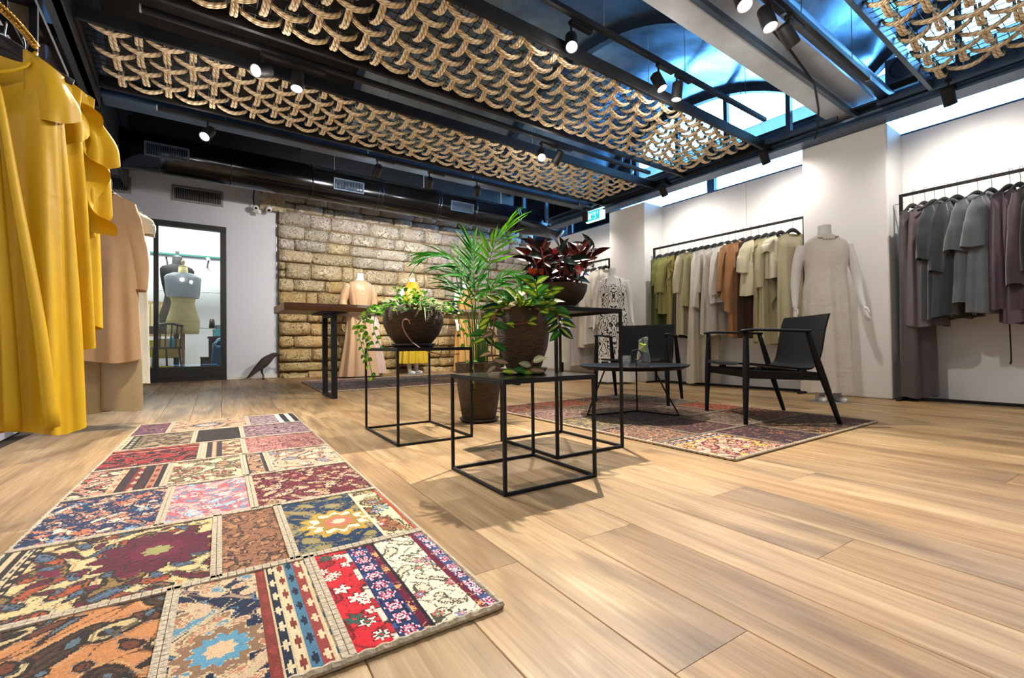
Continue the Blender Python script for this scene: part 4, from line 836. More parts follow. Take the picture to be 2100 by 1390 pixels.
for s in (-1, 1):
    rings = []
    for x, z, w in ((.085, .25, .012), (.06, .235, .034), (.0, .19, .044), (-.06, .135, .034), (-.115, .075, .018), (-.16, .03, .005)):
        y = s*(.055 if x > -.05 else .035 if x > -.12 else .015); rings.append([(x-.3*q, y+s*.006*(1-abs(q/w)), z+q) for q in np.linspace(-w, w, 7)]+[(x-.3*q, y-s*.01, z+q) for q in np.linspace(w, -w, 7)])
    MB().loft(rings).build('wing', MT['bird'], t, True)
    MB().lathe([(0, -.004), (.004, 0), (0, .004)], 10, (.195, s*.030, .342)).build('eye', MT['beak'], t, True)
    MB().tube([(.02, s*.025, .16), (.015, s*.027, .10), (.035, s*.028, .05), (.03, s*.028, .006)], [.012, .006, .005, .005], 8).build('leg', MT['beak'], t, True)
    mb = MB()
    for a in (-.5, 0, .5): mb.tube([(.03, s*.028, .006), (.03+.035*cos(a), s*.028+.035*sin(a), .004)], [.005, .002], 6)
    mb.tube([(.03, s*.028, .006), (.008, s*.028, .004)], [.005, .002], 6); mb.build('foot', MT['beak'], t, True)
MB().loft([[(-.10, .02*c, .08+.008*s_) for c, s_ in ((-1, 0), (0, 1), (1, 0), (0, -1))], [(-.19, .018*c, .02+.004*s_) for c, s_ in ((-1, 0), (0, 1), (1, 0), (0, -1))], [(-.225, .012*c, .004+.002*s_) for c, s_ in ((-1, 0), (0, 1), (1, 0), (0, -1))]]).build('tail', MT['bird'], t)
# ------------------------------------------------------------------ potted plants
def leaf_mesh(name, mat, w=.3, p=.85, droop=.2, fold=.25, nu=6, nv=4, twist=0., base=.0):
    mb = MB()
    def fn(a, b):
        s = (sin(pi*min(1, a**p)) if a < 1 else 0)**.8; x = (b-.5)*2*w*.5*max(s, base*(1-a)); z = -droop*a*a+fold*abs(x)+.02*sin(9*a)*(b-.5)
        return (x*cos(twist*a), a*1.0, z+x*sin(twist*a))
    mb.grid(fn, nu, nv); return mb.mesh(name, mat, True)
RV = Vector((.816, -.578, 0)); FV = Vector((.578, .816, 0))
def vp(r, d, z): return RV*r+FV*d+Vector((0, 0, z))
def pot(t, prof, z0, saucer=None, soil=None, mat='pot', x=0, y=0):
    o = MB().lathe([(r, z+z0) for r, z in prof], 40, (x, y, 0)).build('pot', MT[mat], t, True); smooth_by_angle(o, 60)
    if saucer: MB().lathe([(0, 0), (saucer*.86, 0), (saucer, .022), (saucer*.97, .024), (saucer*.86, .008), (0, .008)], 40, (x, y, 0)).build('saucer', MT['saucer'], t, True)
    if soil: MB().lathe([(0, soil[1]+z0), (soil[0], soil[1]+z0), (soil[0], soil[1]+z0-.01)], 24, (x, y, 0), cap=False).build('soil', MT['soil'], t)
def unit(a, e): return Vector((cos(a)*cos(e), sin(a)*cos(e), sin(e)))
# palm
MT['palm'] = leaf_mat('palm_leaflet', '#236a12', '#37841e', .5, .35, .3, .4); MT['palm2'] = leaf_mat('young_palm_leaflet', '#549414', '#68a81e', .5, .35, .4, .4)
MT['cane'] = basic('green_cane', '#5d7a34', .5, var=.3, sc=20)
t = thing('potted_palm', 'tall feathery green palm in a tapered brown pot on the floor', 'potted plant', (1.678, 2.78, 0))
pot(t, [(0, 0), (.108, 0), (.122, .03), (.15, .22), (.162, .36), (.166, .40), (.156, .402), (.148, .36), (0, .34)], .012, .14, (.15, .372))
LM = [leaf_mesh('palm_leaflet', MT['palm'], .115, .6, d, .5, 7, 2) for d in (.12, .3, .5)]; LY = [leaf_mesh('young_leaflet', MT['palm2'], .12, .6, d, .5, 7, 2) for d in (.08, .25)]
def frond(pts, length, n, young=False, s0=.45, side=1.0, droop=1.0, up=(0, 0, 1)):
    P = spline([vp(*q) for q in pts], 8); m = len(P)
    o = MB().tube(P, [lerp(.0055, .0018, i/(m-1)) for i in range(m)], 6).build('frond', MT['cane'], t, True)
    for k in range(n):
        s = s0+(1-s0)*k/(n-1); i = min(m-2, int(s*(m-1))); d = (P[i+1]-P[i]).normalized(); pos = P[i]+(P[i+1]-P[i])*(s*(m-1)-i)
        sd = d.cross(Vector(up)+FV*-.35); sd = sd.normalized(); q = (s-s0)/(1-s0)
        for sg in (-1, 1):
            a = lerp(1.05, .35, q)+rng.uniform(-.12, .12); dr = (d*cos(a)+sd*(sg*sin(a))).normalized(); dr.z -= .12*droop*rng.random()
            ln = length*(.62+.38*sin(pi*(.15+.75*q)))*rng.uniform(.85, 1.1)
            nn = (d*-sin(a)+sd*(sg*cos(a))).cross(dr)*sg; nn = nn if nn.z > 0 else -nn
            inst(rng.choice(LY if young else LM), 'leaflet', o, frame(pos, dr, nn+Vector((0, 0, .4)), (ln, ln, ln*droop)))
b = .38
frond([(-.01, 0, b), (-.03, .0, .75), (-.10, -.02, 1.02), (-.20, -.05, 1.15), (-.33, -.08, 1.17)], .27, 11, s0=.5)
frond([(0, .03, b), (-.02, .05, .8), (-.035, .08, 1.05), (-.045, .10, 1.26)], .24, 11, s0=.5, droop=.5, up=(.3, -.8, .4))
frond([(.03, 0, b), (.055, -.02, .75), (.075, -.03, 1.0), (.11, -.04, 1.20), (.21, -.06, 1.36)], .27, 9, True, s0=.62, droop=.8)
frond([(.02, .02, b), (.05, .03, .72), (.10, .03, .92), (.19, .02, 1.03), (.27, 0, 1.02)], .22, 11, s0=.48)
frond([(-.03, .01, b), (-.07, .01, .70), (-.13, 0, .90), (-.21, -.02, .98)], .20, 9, s0=.52)
frond([(.03, .0, b), (.09, -.03, .65), (.17, -.06, .83), (.29, -.10, .93), (.36, -.12, .90)], .18, 10, s0=.5)
frond([(.0, -.03, b), (-.02, -.06, .70), (.0, -.10, .90), (.05, -.14, 1.02)], .20, 7, s0=.45)
frond([(-.02, .03, b), (-.04, .08, .75), (-.10, .14, .98), (-.20, .18, 1.10)], .21, 7, s0=.5)
frond([(.01, .03, b), (.04, .10, .75), (.09, .18, .98), (.12, .24, 1.02)], .20, 7, s0=.5)
for k in range(9):
    r, d = rng.uniform(-.06, .07), rng.uniform(-.05, .05); MB().tube([vp(r, d, .37), vp(r*1.2, d, .6), vp(r*1.5, d, .82)], [.006, .005, .003], 6).build('cane', MT['cane'], t, True)
# hoya
HY = [leaf_mat('hoya_yellow', '#3f7020', '#bccb3e', .58, .3, .3), leaf_mat('hoya_green', '#35702a', '#58902f', .35, .3, .25), leaf_mat('hoya_pink', '#5f6a30', '#cfa48a', .60, .35, .25), leaf_mat('hoya_dark', '#1d4030', '#b5c04c', .42, .25, .2), leaf_mat('hoya_cream', '#b9bd84', '#dcd8b0', .5, .35, .3)]
HM = [leaf_mesh('hoya_leaf', m, .50, .8, .18, .30, 6, 4) for m in HY]
MT['redstem'] = basic('reddish_stem', '#7a3228', .5, var=.2)
t = thing('potted_hoya', 'trailing hoya with yellow and pink variegated leaves in a tall brown pot', 'potted plant', (1.175, 1.575, .41))
pot(t, [(0, 0), (.066, 0), (.078, .02), (.104, .10), (.113, .17), (.108, .225), (.095, .25), (.100, .268), (.090, .268), (.084, .245), (0, .235)], .012, .103, (.086, .25))
def hleaf(p, d, s, k, nn=None): inst(HM[k], 'leaf', t, frame(p, d, nn or (-FV*.6+Vector((0, 0, .8))+Vector((rng.uniform(-.4, .4), rng.uniform(-.4, .4), 0))), s))
for k in range(84):
    a = rng.random()*2*pi; rr = sqrt(rng.random()); e = rng.uniform(-.15, 1.0); p = Vector((cos(a)*.095*rr, sin(a)*.095*rr, .265+.085*rng.random()*(1-rr*.6)))
    hleaf(p, unit(a, e), rng.uniform(.055, .095), rng.choice([0, 0, 1, 1, 3, 0, 4]))
def vine(pts, n, ks, s=(.05, .075), r=.0028, mat='redstem', spread=1.0, leaf=None, start=.1):
    P = spline(pts, 7); m = len(P); MB().tube(P, r, 6).build('vine', MT[mat], t, True)
    for k in range(n):
        f = start+(1-start)*k/max(1, n-1); i = min(m-2, int(f*(m-1))); p = P[i]; d = (P[i+1]-P[i]).normalized(); a = rng.uniform(0, 6.28)
        sd = (RV*((-1)**k)+FV*rng.uniform(-.9, .1)+Vector((0, 0, rng.uniform(-.5, .35)))).normalized(); dr = (sd*spread+d*.45).normalized(); (leaf or hleaf)(p, dr, rng.uniform(*s), rng.choice(ks), (-FV+Vector((0, 0, .5))+RV*rng.uniform(-.5, .5)))
vine([vp(-.06, -.05, .28), vp(-.11, -.08, .26), vp(-.125, -.09, .17), vp(-.13, -.10, .08), vp(-.10, -.115, .025), vp(-.02, -.125, .012), vp(.02, -.125, .02), vp(.035, -.125, .06)], 15, [2, 2, 2, 0, 1, 4], (.05, .07))
vine([vp(-.08, -.05, .28), vp(-.13, -.05, .245), vp(-.155, -.05, .19), vp(-.16, -.06, .14)], 10, [2, 0, 1, 3], (.05, .075))
vine([vp(.09, -.04, .275), vp(.13, -.05, .265), vp(.15, -.05, .22), vp(.155, -.05, .17)], 10, [0, 3, 3, 1], (.055, .08))
vine([vp(.07, -.07, .27), vp(.05, -.115, .225), vp(-.02, -.12, .205), vp(-.07, -.11, .205)], 5, [0, 0, 4], (.04, .055))
vine([vp(.05, -.03, .28), vp(.06, -.05, .33), vp(.05, -.07, .39)], 8, [0, 0, 1], (.05, .085), mat='cane'); vine([vp(.07, 0, .28), vp(.10, -.02, .33), vp(.12, -.03, .35)], 6, [0, 0, 3], (.05, .08), mat='cane')
# red-leaved plant in its bowl
RM = [leaf_mesh('red_leaf', leaf_mat(n, a, c, .35, .3, .12, .3), .38, .85, dr, .3, 6, 4) for n, a, c, dr in (('maroon_leaf', '#3a1a17', '#6a2a1c', .22), ('rust_leaf', '#5a2416', '#8a3a20', .15), ('dark_green_leaf', '#27332c', '#3c4a40', .4), ('dark_maroon_leaf', '#2a1516', '#401c1c', .3), ('grey_green_leaf', '#4d5f55', '#74887a', .5))]
MT['flower'] = basic('scarlet_petal', '#d8261c', .5, var=.2, sc=30); MT['flower2'] = basic('orange_petal', '#d8521c', .5, var=.2, sc=30)
t = thing('potted_impatiens', 'bushy dark red-leaved plant with red flowers in a shallow brown bowl', 'potted plant', (1.62, 1.85, .71))
pot(t, [(0, 0), (.07, 0), (.088, .012), (.128, .05), (.148, .09), (.153, .122), (.143, .124), (.135, .09), (0, .085)], .012, .088, (.14, .105))
for k in range(36):
    a = rng.random()*6.28; rr = .11*sqrt(rng.random()); p = Vector((cos(a)*rr, sin(a)*rr, .11)); top = p+unit(a, 1.2)*rng.uniform(.09, .245); MB().tube([p, (p+top)/2+Vector((0, 0, .01)), top], [.004, .0035, .0025], 6).build('stem', MT['redstem'], t, True)
    for q in range(6):
        b = a+q*1.05+rng.random(); hh = rng.uniform(.55, 1.0); low = hh < .7
        inst(RM[rng.choice([2, 3, 4, 3, 0] if low else [0, 1, 0, 3, 1, 2])], 'leaf', t, frame(p.lerp(top, hh), unit(b, rng.uniform(-.25, .3) if low else rng.uniform(.25, 1.25)), Vector((0, 0, .6))-FV*.9, rng.uniform(.08, .13)))
def flower(p, mat):
    mb = MB()
    for q in range(5): mb.grid(lambda a, b, q=q: tuple(Vector(p)+Vector((cos(q*1.257+(b-.5)*1.1)*.017*a, -.006-.004*a+.006*a*a, sin(q*1.257+(b-.5)*1.1)*.017*a))+FV*0), 3, 4)
    mb.build('flower', mat, t, True)
for r, d, z, m in ((.085, -.11, .215, 'flower'), (.09, -.12, .19, 'flower'), (-.13, -.08, .20, 'flower2'), (-.155, -.07, .205, 'flower2'), (-.10, -.10, .195, 'flower2'), (-.03, -.10, .30, 'flower'), (.115, -.06, .205, 'flower')): flower(vp(r, d, z), MT[m])
# ivy bowl
IV = [leaf_mat('ivy_green', '#3a7a22', '#6aa83a', .4, .4, .3), leaf_mat('ivy_cream', '#d3d3a2', '#6f9040', .45, .45, .3), leaf_mat('ivy_deep', '#2c5a22', '#3f7a2c', .4, .4, .25), leaf_mat('ivy_bright', '#86bc2c', '#9fce48', .4, .4, .4)]
IM = [leaf_mesh('ivy_leaf', m, .85 if k != 1 else .5, .62, .2, .25, 5, 4) for k, m in enumerate(IV)]; BL = leaf_mesh('spider_blade', leaf_mat('striped_blade', '#5d8a3a', '#dfe2b8', .5, .4, .3), .10, .55, .75, .4, 8, 2)
t = thing('potted_ivy', 'trailing small-leaved ivy spilling from a large round brown bowl', 'potted plant', (1.138, 2.655, .523))
pot(t, [(0, 0), (.095, 0), (.118, .02), (.158, .07), (.182, .13), (.183, .165), (.168, .215), (.150, .24), (.142, .236), (.155, .205), (0, .2)], .014, .135, (.15, .21))
def ileaf(p, d, s, k, nn=None): inst(IM[k], 'leaf', t, frame(p, d, nn or (-FV*.5+Vector((rng.uniform(-.5, .5), rng.uniform(-.5, .5), .8))), s))
for k in range(215):
    a = rng.random()*2*pi; rr = sqrt(rng.random()); p = Vector((cos(a)*.225*rr, sin(a)*.225*rr, .235+.095*rng.random()*(1.1-rr))); p.z -= max(0, rr-.75)*.12
    right = p.dot(RV) > .02; ileaf(p, unit(a, rng.uniform(-.3, .9)), rng.uniform(.028, .050), rng.choice([1, 1, 1, 0] if right else [0, 2, 3, 0, 1]))
for k in range(75):
    p = vp(rng.uniform(.02, .27), rng.uniform(-.17, .10), .23+.06*rng.random()); p.z -= max(0, p.dot(RV)-.15)*.5; ileaf(p, unit(rng.random()*6.28, rng.uniform(-.4, .7)), rng.uniform(.028, .046), rng.choice([1, 1, 1, 4-4]))
for k in range(34):
    a = rng.random()*2*pi; p = Vector((cos(a)*.10, sin(a)*.10, .235)); inst(BL, 'blade', t, frame(p, unit(a, rng.uniform(.2, .9)), (0, 0, 1), rng.uniform(.07, .14)))
for k in range(9):
    r, d = rng.uniform(-.10, .13), rng.uniform(-.08, .06); z1 = rng.uniform(.30, .39)
    vine([vp(r, d, .23), vp(r+.01, d, .27), vp(r+rng.uniform(-.05, .05), d, z1)], 6, [0, 3, 3, 0], (.022, .036), .0018, 'cane', leaf=ileaf, start=.4)
for r0, r1, zb, n in ((-.15, -.29, -.09, 18), (-.14, -.26, .02, 14), (-.13, -.30, .12, 12), (-.16, -.25, -.20, 16), (-.15, -.20, .0, 9)):
    vine([vp(r0, -.06, .25), vp((r0+r1)/2-.02, -.08, .24), vp(r1-.02, -.09, .13), vp(r1, -.10, (.13+zb)/2), vp(r1+.03, -.10, zb)], n, [0, 3, 3, 0], (.022, .036), .0020, 'cane', leaf=ileaf)
for r0, r1, zb, n in ((.15, .34, -.02, 5), (.14, .30, .05, 6), (.16, .38, -.25, 12), (.15, .33, -.12, 5), (.13, .42, .27, 7)):
    vine([vp(r0, -.05, .25), vp((r0+r1)/2, -.06, .26), vp(r1-.02, -.07, (.25+zb)/2+.04), vp(r1, -.08, zb)], n, [0, 2, 3], (.018, .032), .0020, 'cane', leaf=ileaf, start=.35)
MB().tube(spline([vp(.02, -.19, .135), vp(.015, -.195, .155), vp(-.002, -.2, .162), vp(-.018, -.2, .150), vp(-.018, -.2, .12), vp(.005, -.2, .07), vp(.05, -.21, .02), vp(.12, -.22, -.02), vp(.22, -.2, -.045), vp(.30, -.16, -.04)], 7), [.004]*20+[.0032]*44, 7).build('curling_shoot', basic('pale_pink_stem', '#b08468', .45, var=.15), t, True)
inst(BL, 'blade', t, frame(vp(.09, -.13, .245), -FV*.6+RV*.15+Vector((0, 0, .05)), (0, 0, 1), .15))
# ------------------------------------------------------------------ clothes: racks, hangers, garments, mannequins
def ss(x): x = max(0, min(1, x)); return x*x*(3-2*x)
def body_mesh(ws, wh, Ln, dp=.05, dh=.09, drop=.055, neck=.075, nd=.07, folds=6, amp=.012, waist=None, seed=0, m=56, n=26, hem=.012, vneck=False, slant=0):
    r = np.random.RandomState(seed); ph = r.rand(6)*6.28; mb = MB(); rings = []
    for i in range(n+1):
        t = (i/n)**1.15; ring = []
        Wt = float(np.interp(t, [0, .10, .36, 1], [ws, ws*.97, waist or lerp(ws, wh, .3), wh])); D = lerp(.012, dp, ss(t/.12)); D = lerp(D, dh, ss((t-.15)/.85))
        for j in range(m):
            th = 2*pi*j/m; c, s = cos(th), sin(th); x = Wt*c; ax = abs(c*ws); front = s < 0
            zt = -drop*abs(c)**1.4
            if ax < neck:
                q = (1-ax/neck) if vneck else sqrt(max(0, 1-(ax/neck)**2)); zt -= (nd if front else nd*.25)*q
            f = amp*(.15+.85*ss(t*1.3))*(sin(folds*th+ph[0]+1.2*sin(2*th+ph[1])+.8*t)+.45*sin((folds*2-1)*th+ph[2]-t))
            y = D*(abs(s)**.75)*(1 if s >= 0 else -1)+f*(.3+.7*abs(s))*(1 if s >= 0 else -1); x += f*.5*c
            z = lerp(zt, -Ln+slant*c, t)+hem*t*sin(3*th+ph[3])*.8
            ring.append((x, y, z))
        rings.append(ring)
    mb.loft(rings, cap=False); return mb
def sleeve_mesh(s, ws, sl, r0=.07, r1=.06, out=.05, drop=.055, seed=0, dep=.6, fwd=0.):
    r = np.random.RandomState(seed); ph = r.rand(4)*6.28; mb = MB(); rings = []; n = 12; m = 18
    for i in range(n+1):
        t = i/n; cx = s*(ws-.03+lerp(0, out, ss(t*1.2))); z = -drop+.005-(sl-drop)*t; rr = lerp(r0, r1, t)*(.55+.45*ss(t*5)); ring = []
        for j in range(m):
            th = 2*pi*j/m; f = 1+.10*sin(3*th+ph[0]+3*t)+.07*sin(5*th+ph[1]-4*t); ring.append((cx+rr*f*cos(th), fwd*t+rr*dep*f*sin(th), z+.018*s*cos(th)*(-1 if t < .5 else .3)+.01*sin(2*th+ph[2])*t))
        rings.append(ring)
    mb.loft(rings, cap=False); return mb
def hanger(label, x, y, zr, rotz, w=.19, hook=.13, group=None, mat='hanger'):
    t = thing('clothes_hanger', label, 'hanger', (x, y, zr-hook), rotz, group)
    MB().tube(spline([(-w, 0, -.075), (-w*.6, 0, -.045), (-.03, 0, .002), (.03, 0, .002), (w*.6, 0, -.045), (w, 0, -.075)], 4), [lerp(.011, .024, 1-abs(q-10)/10) for q in range(21)], 10, ru=(0, 0, 1), flat=.45).build('shoulder_bar', MT[mat], t, True)
    MB().tube(spline([(0, 0, 0), (0, 0, hook*.6), (.002, .006, hook-.012), (0, .004, hook+.013), (0, -.012, hook+.016), (0, -.020, hook+.002)], 4), .0022, 6).build('hook', MT['wire'], t, True)
    return t
CM = {}
def cm(hexc, kind='matte'):
    k = (hexc, kind)
    if k not in CM: CM[k] = cloth('cloth_'+hexc[1:]+'_'+kind, hexc, **(dict(rough=.38, sheen=.05, spec=.5, weave=500, bump=.04, crease=.3, csc=6) if kind == 'satin' else dict(rough=.95, sheen=.5, weave=420, bump=.35, crease=.12, var=.16, spec=.1) if kind == 'wool' else dict(rough=.85, weave=330, bump=.22, crease=.45, csc=14, var=.07) if kind == 'linen' else {}))
    return CM[k]
GS = [0]
def garment(name, label, cat, x, y, zr, rotz, mat, Ln, ws=.19, wh=.22, sl=0, hook=.13, group=None, hang=True, hangl=None, trim=None, r1=.065, out=.05, **kw):
    GS[0] += 1; nm_ = label.split(' on ')[0]; sd = kw.pop('seed', GS[0]*7); t = thing(name, label, cat, (x, y, zr-hook-.014), rotz, group); f = kw.pop('fwd', 0)
    body_mesh(ws, wh, Ln, seed=sd, **kw).build('body', mat, t, True)
    if sl:
        for s in (-1, 1): sleeve_mesh(s, ws, sl, r1=r1, out=out, seed=sd+s, fwd=f).build('sleeve', mat, t, True)
    if trim:
        pts = [(q*.08, -.030-.012*(1-abs(q)), -.012-.085*sqrt(max(0, 1-q*q))) for q in np.linspace(-1, 1, 17)]; MB().tube(pts, .007, 6).build('neck_trim', trim, t, True)
    if any(q in nm_ for q in ('coat', 'jacket', 'cardigan', 'robe')):
        MB().tube(spline([(-.075, .022, -.015), (-.07, -.02, -.01), (-.035, -.045, -.07), (0, -.052, -.15), (.035, -.045, -.07), (.07, -.02, -.01), (.075, .022, -.015), (0, .035, .0), (-.075, .022, -.015)], 4), .017, 8, flat=.5).build('collar', mat, t, True)
        for s in (-1, 1): MB().tube(spline([(s*.012, -.058, -.15), (s*.014, -.075, -Ln*.5), (s*.02, -.09, -Ln*.96)], 5), .006, 6).build('front_edge', mat, t, True)
    if any(q in nm_ for q in ('ruffled', 'draped', 'flowing', 'pleated', 'cape')):
        for s in (-1, 1):
            mb = MB(); mb.grid(lambda a, c, s=s: (s*(.05+.08*c+.02*sin(15*a)), -.055-.05*c-.022*cos(16*a+c)*c, -.06-Ln*.62*a-.04*c), 34, 5); mb.build('ruffle', mat, t, True)
    if hang: hanger(hangl or 'black hanger holding the '+label.split(' on ')[0].split(' hanging')[0], x, y, zr, rotz, min(.19, ws*.97), hook, 'black velvet hangers')
    return t
def rack(label, x, y0, y1, z, group='black clothes rails', foot=.2):
    t = thing('clothes_rail', label, 'clothes rack', (x, y0, 0), 0, group); l = y1-y0; b = .012
    for y in (0, l): MB().bx(-b, b, y-b, y+b, 0, z).build('post', MT['blk'], t, bev=.002)
    MB().bx(-b, b, b, l-b, z-2*b, z).build('hanging_rail', MT['blk'], t, bev=.002); MB().bx(-b, b, b, l-b, .004, .004+2*b).build('bottom_rail', MT['blk'], t, bev=.002)
    for y in (0, l): MB().bx(-foot, foot*.9, y-b*1.4, y+b*1.4, 0, .02).build('foot', MT['blk'], t, bev=.002)
    return t
XR = 5.28; ZR = 1.848
rack('long black clothes rail between the two white piers, full of cream and olive clothes', XR, 2.13, 4.02, ZR)
def dpt(Y): return XR*.578+Y*.816
R1 = [(3.92, 'dark olive sleeveless dress', '#5d6238', 690, 0, .16, .19, 'matte'), (3.80, 'olive draped blouse', '#74773f', 630, 585, .18, .2, 'matte'), (3.71, 'olive cape-sleeved top', '#86854a', 640, 600, .19, .23, 'matte'),
 (3.63, 'mustard olive tunic', '#948b4a', 680, 0, .18, .2, 'satin'), (3.55, 'blackish olive skirt dress', '#2e2d1c', 690, 0, .15, .2, 'matte'), (3.46, 'cream open cardigan', '#bdb699', 685, 600, .2, .22, 'matte'),
 (3.38, 'khaki sleeveless blouse', '#a59e78', 625, 0, .18, .22, 'matte'), (3.29, 'pale sand floor-length dress', '#cbc4b2', 782, 0, .17, .24, 'linen'), (3.21, 'white long-sleeved blouse', '#d6d3ca', 600, 630, .2, .22, 'linen'),
 (3.12, 'white linen dress', '#d2cec4', 685, 0, .18, .23, 'linen'), (3.03, 'white sleeveless linen top', '#d8d6cf', 620, 0, .18, .2, 'linen'), (2.95, 'white cropped jacket', '#dddad3', 590, 605, .2, .2, 'linen'),
 (2.87, 'tan suede jacket', '#a0764f', 612, 600, .21, .24, 'wool'), (2.77, 'camel coat with lapels', '#a07148', 690, 640, .2, .2, 'wool'), (2.68, 'dark brown dress', '#3a2418', 690, 0, .18, .2, 'matte'),
 (2.60, 'cream ruffled blouse', '#cac2a5', 605, 560, .2, .24, 'matte'), (2.51, 'pale olive long dress', '#aca27c', 700, 0, .17, .2, 'matte'), (2.43, 'beige flowing dress', '#b5ad8a', 705, 590, .19, .22, 'matte'),
 (2.36, 'cream short-sleeved top', '#cfc8b0', 570, 520, .2, .21, 'matte'), (2.24, 'beige sheath dress', '#b9b090', 690, 0, .18, .19, 'matte')]
for i, (Y, nm, col, pb, ps, ws, wh, kd) in enumerate(R1):
    zb = max(.05, .53+(703-pb)*dpt(Y)/940); zs = .53+(703-ps)*dpt(Y)/940 if ps else 0; top = ZR-.13
    garment('garment', nm+' on the long rail between the piers', 'clothing', XR+rng.uniform(-.01, .01), Y, ZR, -.34+rng.uniform(-.06, .06), cm(col, kd), top-zb, ws, wh, (top-zs) if ps else 0, group='clothes on the rail between the piers', dp=.036, dh=.05+.02*rng.random(), folds=rng.choice([5, 6, 7]), amp=.024, nd=rng.choice([.05, .09, .13]), vneck=rng.random() < .4, r1=.075 if 'cape' in nm or 'ruffled' in nm else .055)
# rail with the grey coats
rack('black clothes rail at the right edge, holding grey coats', XR, .35, 1.33, ZR+.005)
d2 = lambda Y: XR*.578+Y*.816
R2 = [(1.245, 'grey satin dress with white piped neckline', '#544d4e', 815, 0, .16, .17, 'satin', '#d6d2cc'), (1.165, 'mauve grey satin robe', '#6a5f62', 670, 0, .17, .19, 'satin', None), (1.035, 'grey wool short-sleeved jacket', '#363b40', 655, 535, .2, .23, 'wool', None),
 (.955, 'slate grey wool coat', '#33373c', 650, 560, .19, .24, 'wool', None), (.835, 'hooded pale grey wool coat', '#575d62', 625, 520, .2, .26, 'wool', None), (.755, 'pale grey coat with wide half sleeves', '#60666b', 645, 512, .2, .25, 'wool', None),
 (.655, 'plum satin blouse dress', '#4a3a43', 640, 0, .18, .2, 'satin', None), (.60, 'plum dress with white neckline', '#55454e', 665, 0, .17, .19, 'satin', '#d6d2cc'), (.53, 'dark plum cardigan', '#4a3d44', 640, 590, .18, .2, 'wool', None), (.46, 'black wool jacket', '#1d1c1f', 640, 560, .18, .2, 'wool', None)]
for i, (Y, nm, col, pb, ps, ws, wh, kd, tr) in enumerate(R2):
    zb = max(.04, .53+(701-pb)*d2(Y)/940); zs = .53+(701-ps)*d2(Y)/940 if ps else 0; top = ZR-.13
    g = garment('garment', nm+' on the rail at the right edge', 'clothing', XR, Y, ZR+.005, -.44+rng.uniform(-.05, .05), cm(col, kd), top-zb, ws, wh, (top-zs) if ps else 0, group='clothes on the right-hand rail', dp=.05, dh=.07, folds=rng.choice([3, 4, 5]), amp=.024, trim=cm(tr) if tr else None, nd=.12 if tr else .05, r1=.095 if 'wide' in nm or 'hooded' in nm else .075, out=.045)
    if 'hooded' in nm:
        MB().tube(spline([(-.1, .02, -.03), (-.08, -.05, -.04), (0, -.075, -.07), (.08, -.05, -.04), (.1, .02, -.03)], 5), .035, 10, flat=.6).build('hood_collar', cm(col, kd), g, True)
    if 'half sleeves' in nm: MB().tube(spline([(.1, -.03, -.95), (.105, -.03, -1.15), (.11, -.03, -1.32), (.10, -.03, -1.38)], 4), [.012]*9+[.013, .016, .018, .004], 8, flat=.35).build('hanging_belt', cm('#141315'), g, True)
hanger('bare black hanger between the grey satin dress and the wool jackets', XR, 1.10, ZR+.005, -.5, .17, .13, 'black velvet hangers')
# lingerie-style slip on the pier side
t = thing('slip_dress', 'silver grey slip dress with thin straps hung beside the grey coats', 'clothing', (5.36, 1.34, 1.62), .05)
body_mesh(.11, .14, 1.28, dp=.02, dh=.03, drop=.02, neck=.10, nd=.05, folds=4, amp=.006, seed=77).build('body', cm('#b4b8b8', 'satin'), t, True)
for s in (-1, 1): MB().tube([(s*.075, 0, -.02), (s*.01, .02, .17)], .003, 5).build('strap', cm('#b4b8b8', 'satin'), t)
MB().tube([(0, .052, .17), (0, 0, .17), (0, -.005, .18)], .005, 6).build('wall_hook', MT['wire'], t)
# far rail with white clothes
rack('black clothes rail in the far right alcove, with white clothes', XR, 4.85, 5.95, ZR)
for i, (nm, col, Y, zb, sl, kd) in enumerate((('ivory long dress', '#d8d2c2', 5.75, .25, 0, 'linen'), ('white pleated blouse', '#dedbd3', 5.6, .75, .6, 'linen'), ('patterned grey lace dress', '#b4aeaa', 5.45, .2, 0, 'satin'), ('ecru tunic', '#d0c8b4', 5.3, .5, .55, 'matte'), ('white shirt dress', '#e0ded8', 5.16, .55, .6, 'linen'), ('off-white jacket', '#d9d5ca', 5.02, .8, .6, 'wool'), ('ivory blouse', '#dcd7c8', 4.92, .85, .5, 'matte'))):
    garment('garment', nm+' on the far alcove rail', 'clothing', XR, Y, ZR, -.3+rng.uniform(-.2, .2), cm(col, kd), ZR-.13-zb, .18, .22, sl, group='white clothes on the far rail', dp=.05, folds=5, amp=.012)

# left-hand rack with the yellow dresses, close to the viewer
t = thing('clothes_rail', 'black box-frame clothes rack at top left, holding the yellow dresses', 'clothes rack', (-.52, 2.82, 0), 0, 'black clothes rails'); b = .011
for s, nm in ((-.1, 'side_bar'), (.075, 'side_bar')): MB().bx(s-b, s+b, -2.3, 0, 1.755, 1.755+2*b).build(nm, MT['blkrack'], t, bev=.002)
MB().bx(-b*1.3, b*1.3, -2.3, 0, 1.69, 1.69+2.4*b).build('hanging_rail', MT['blkrack'], t, bev=.002)
for y in (0, -.27, -.52, -1.2, -2.3): MB().bx(-.1, .075, y-b, y+b, 1.755, 1.755+2*b).build('cross_bar', MT['blkrack'], t, bev=.002)
for y in (0, -.27, -.52, -2.3): MB().bx(-b, b, y-b*.7, y+b*.7, 1.715, 1.758).build('drop_bracket', MT['blkrack'], t)
for y in (-.27, -1.6): MB().bx(-.35, -.1, y-b, y+b, 1.755, 1.755+2*b).build('wall_arm', MT['blkrack'], t, bev=.002)
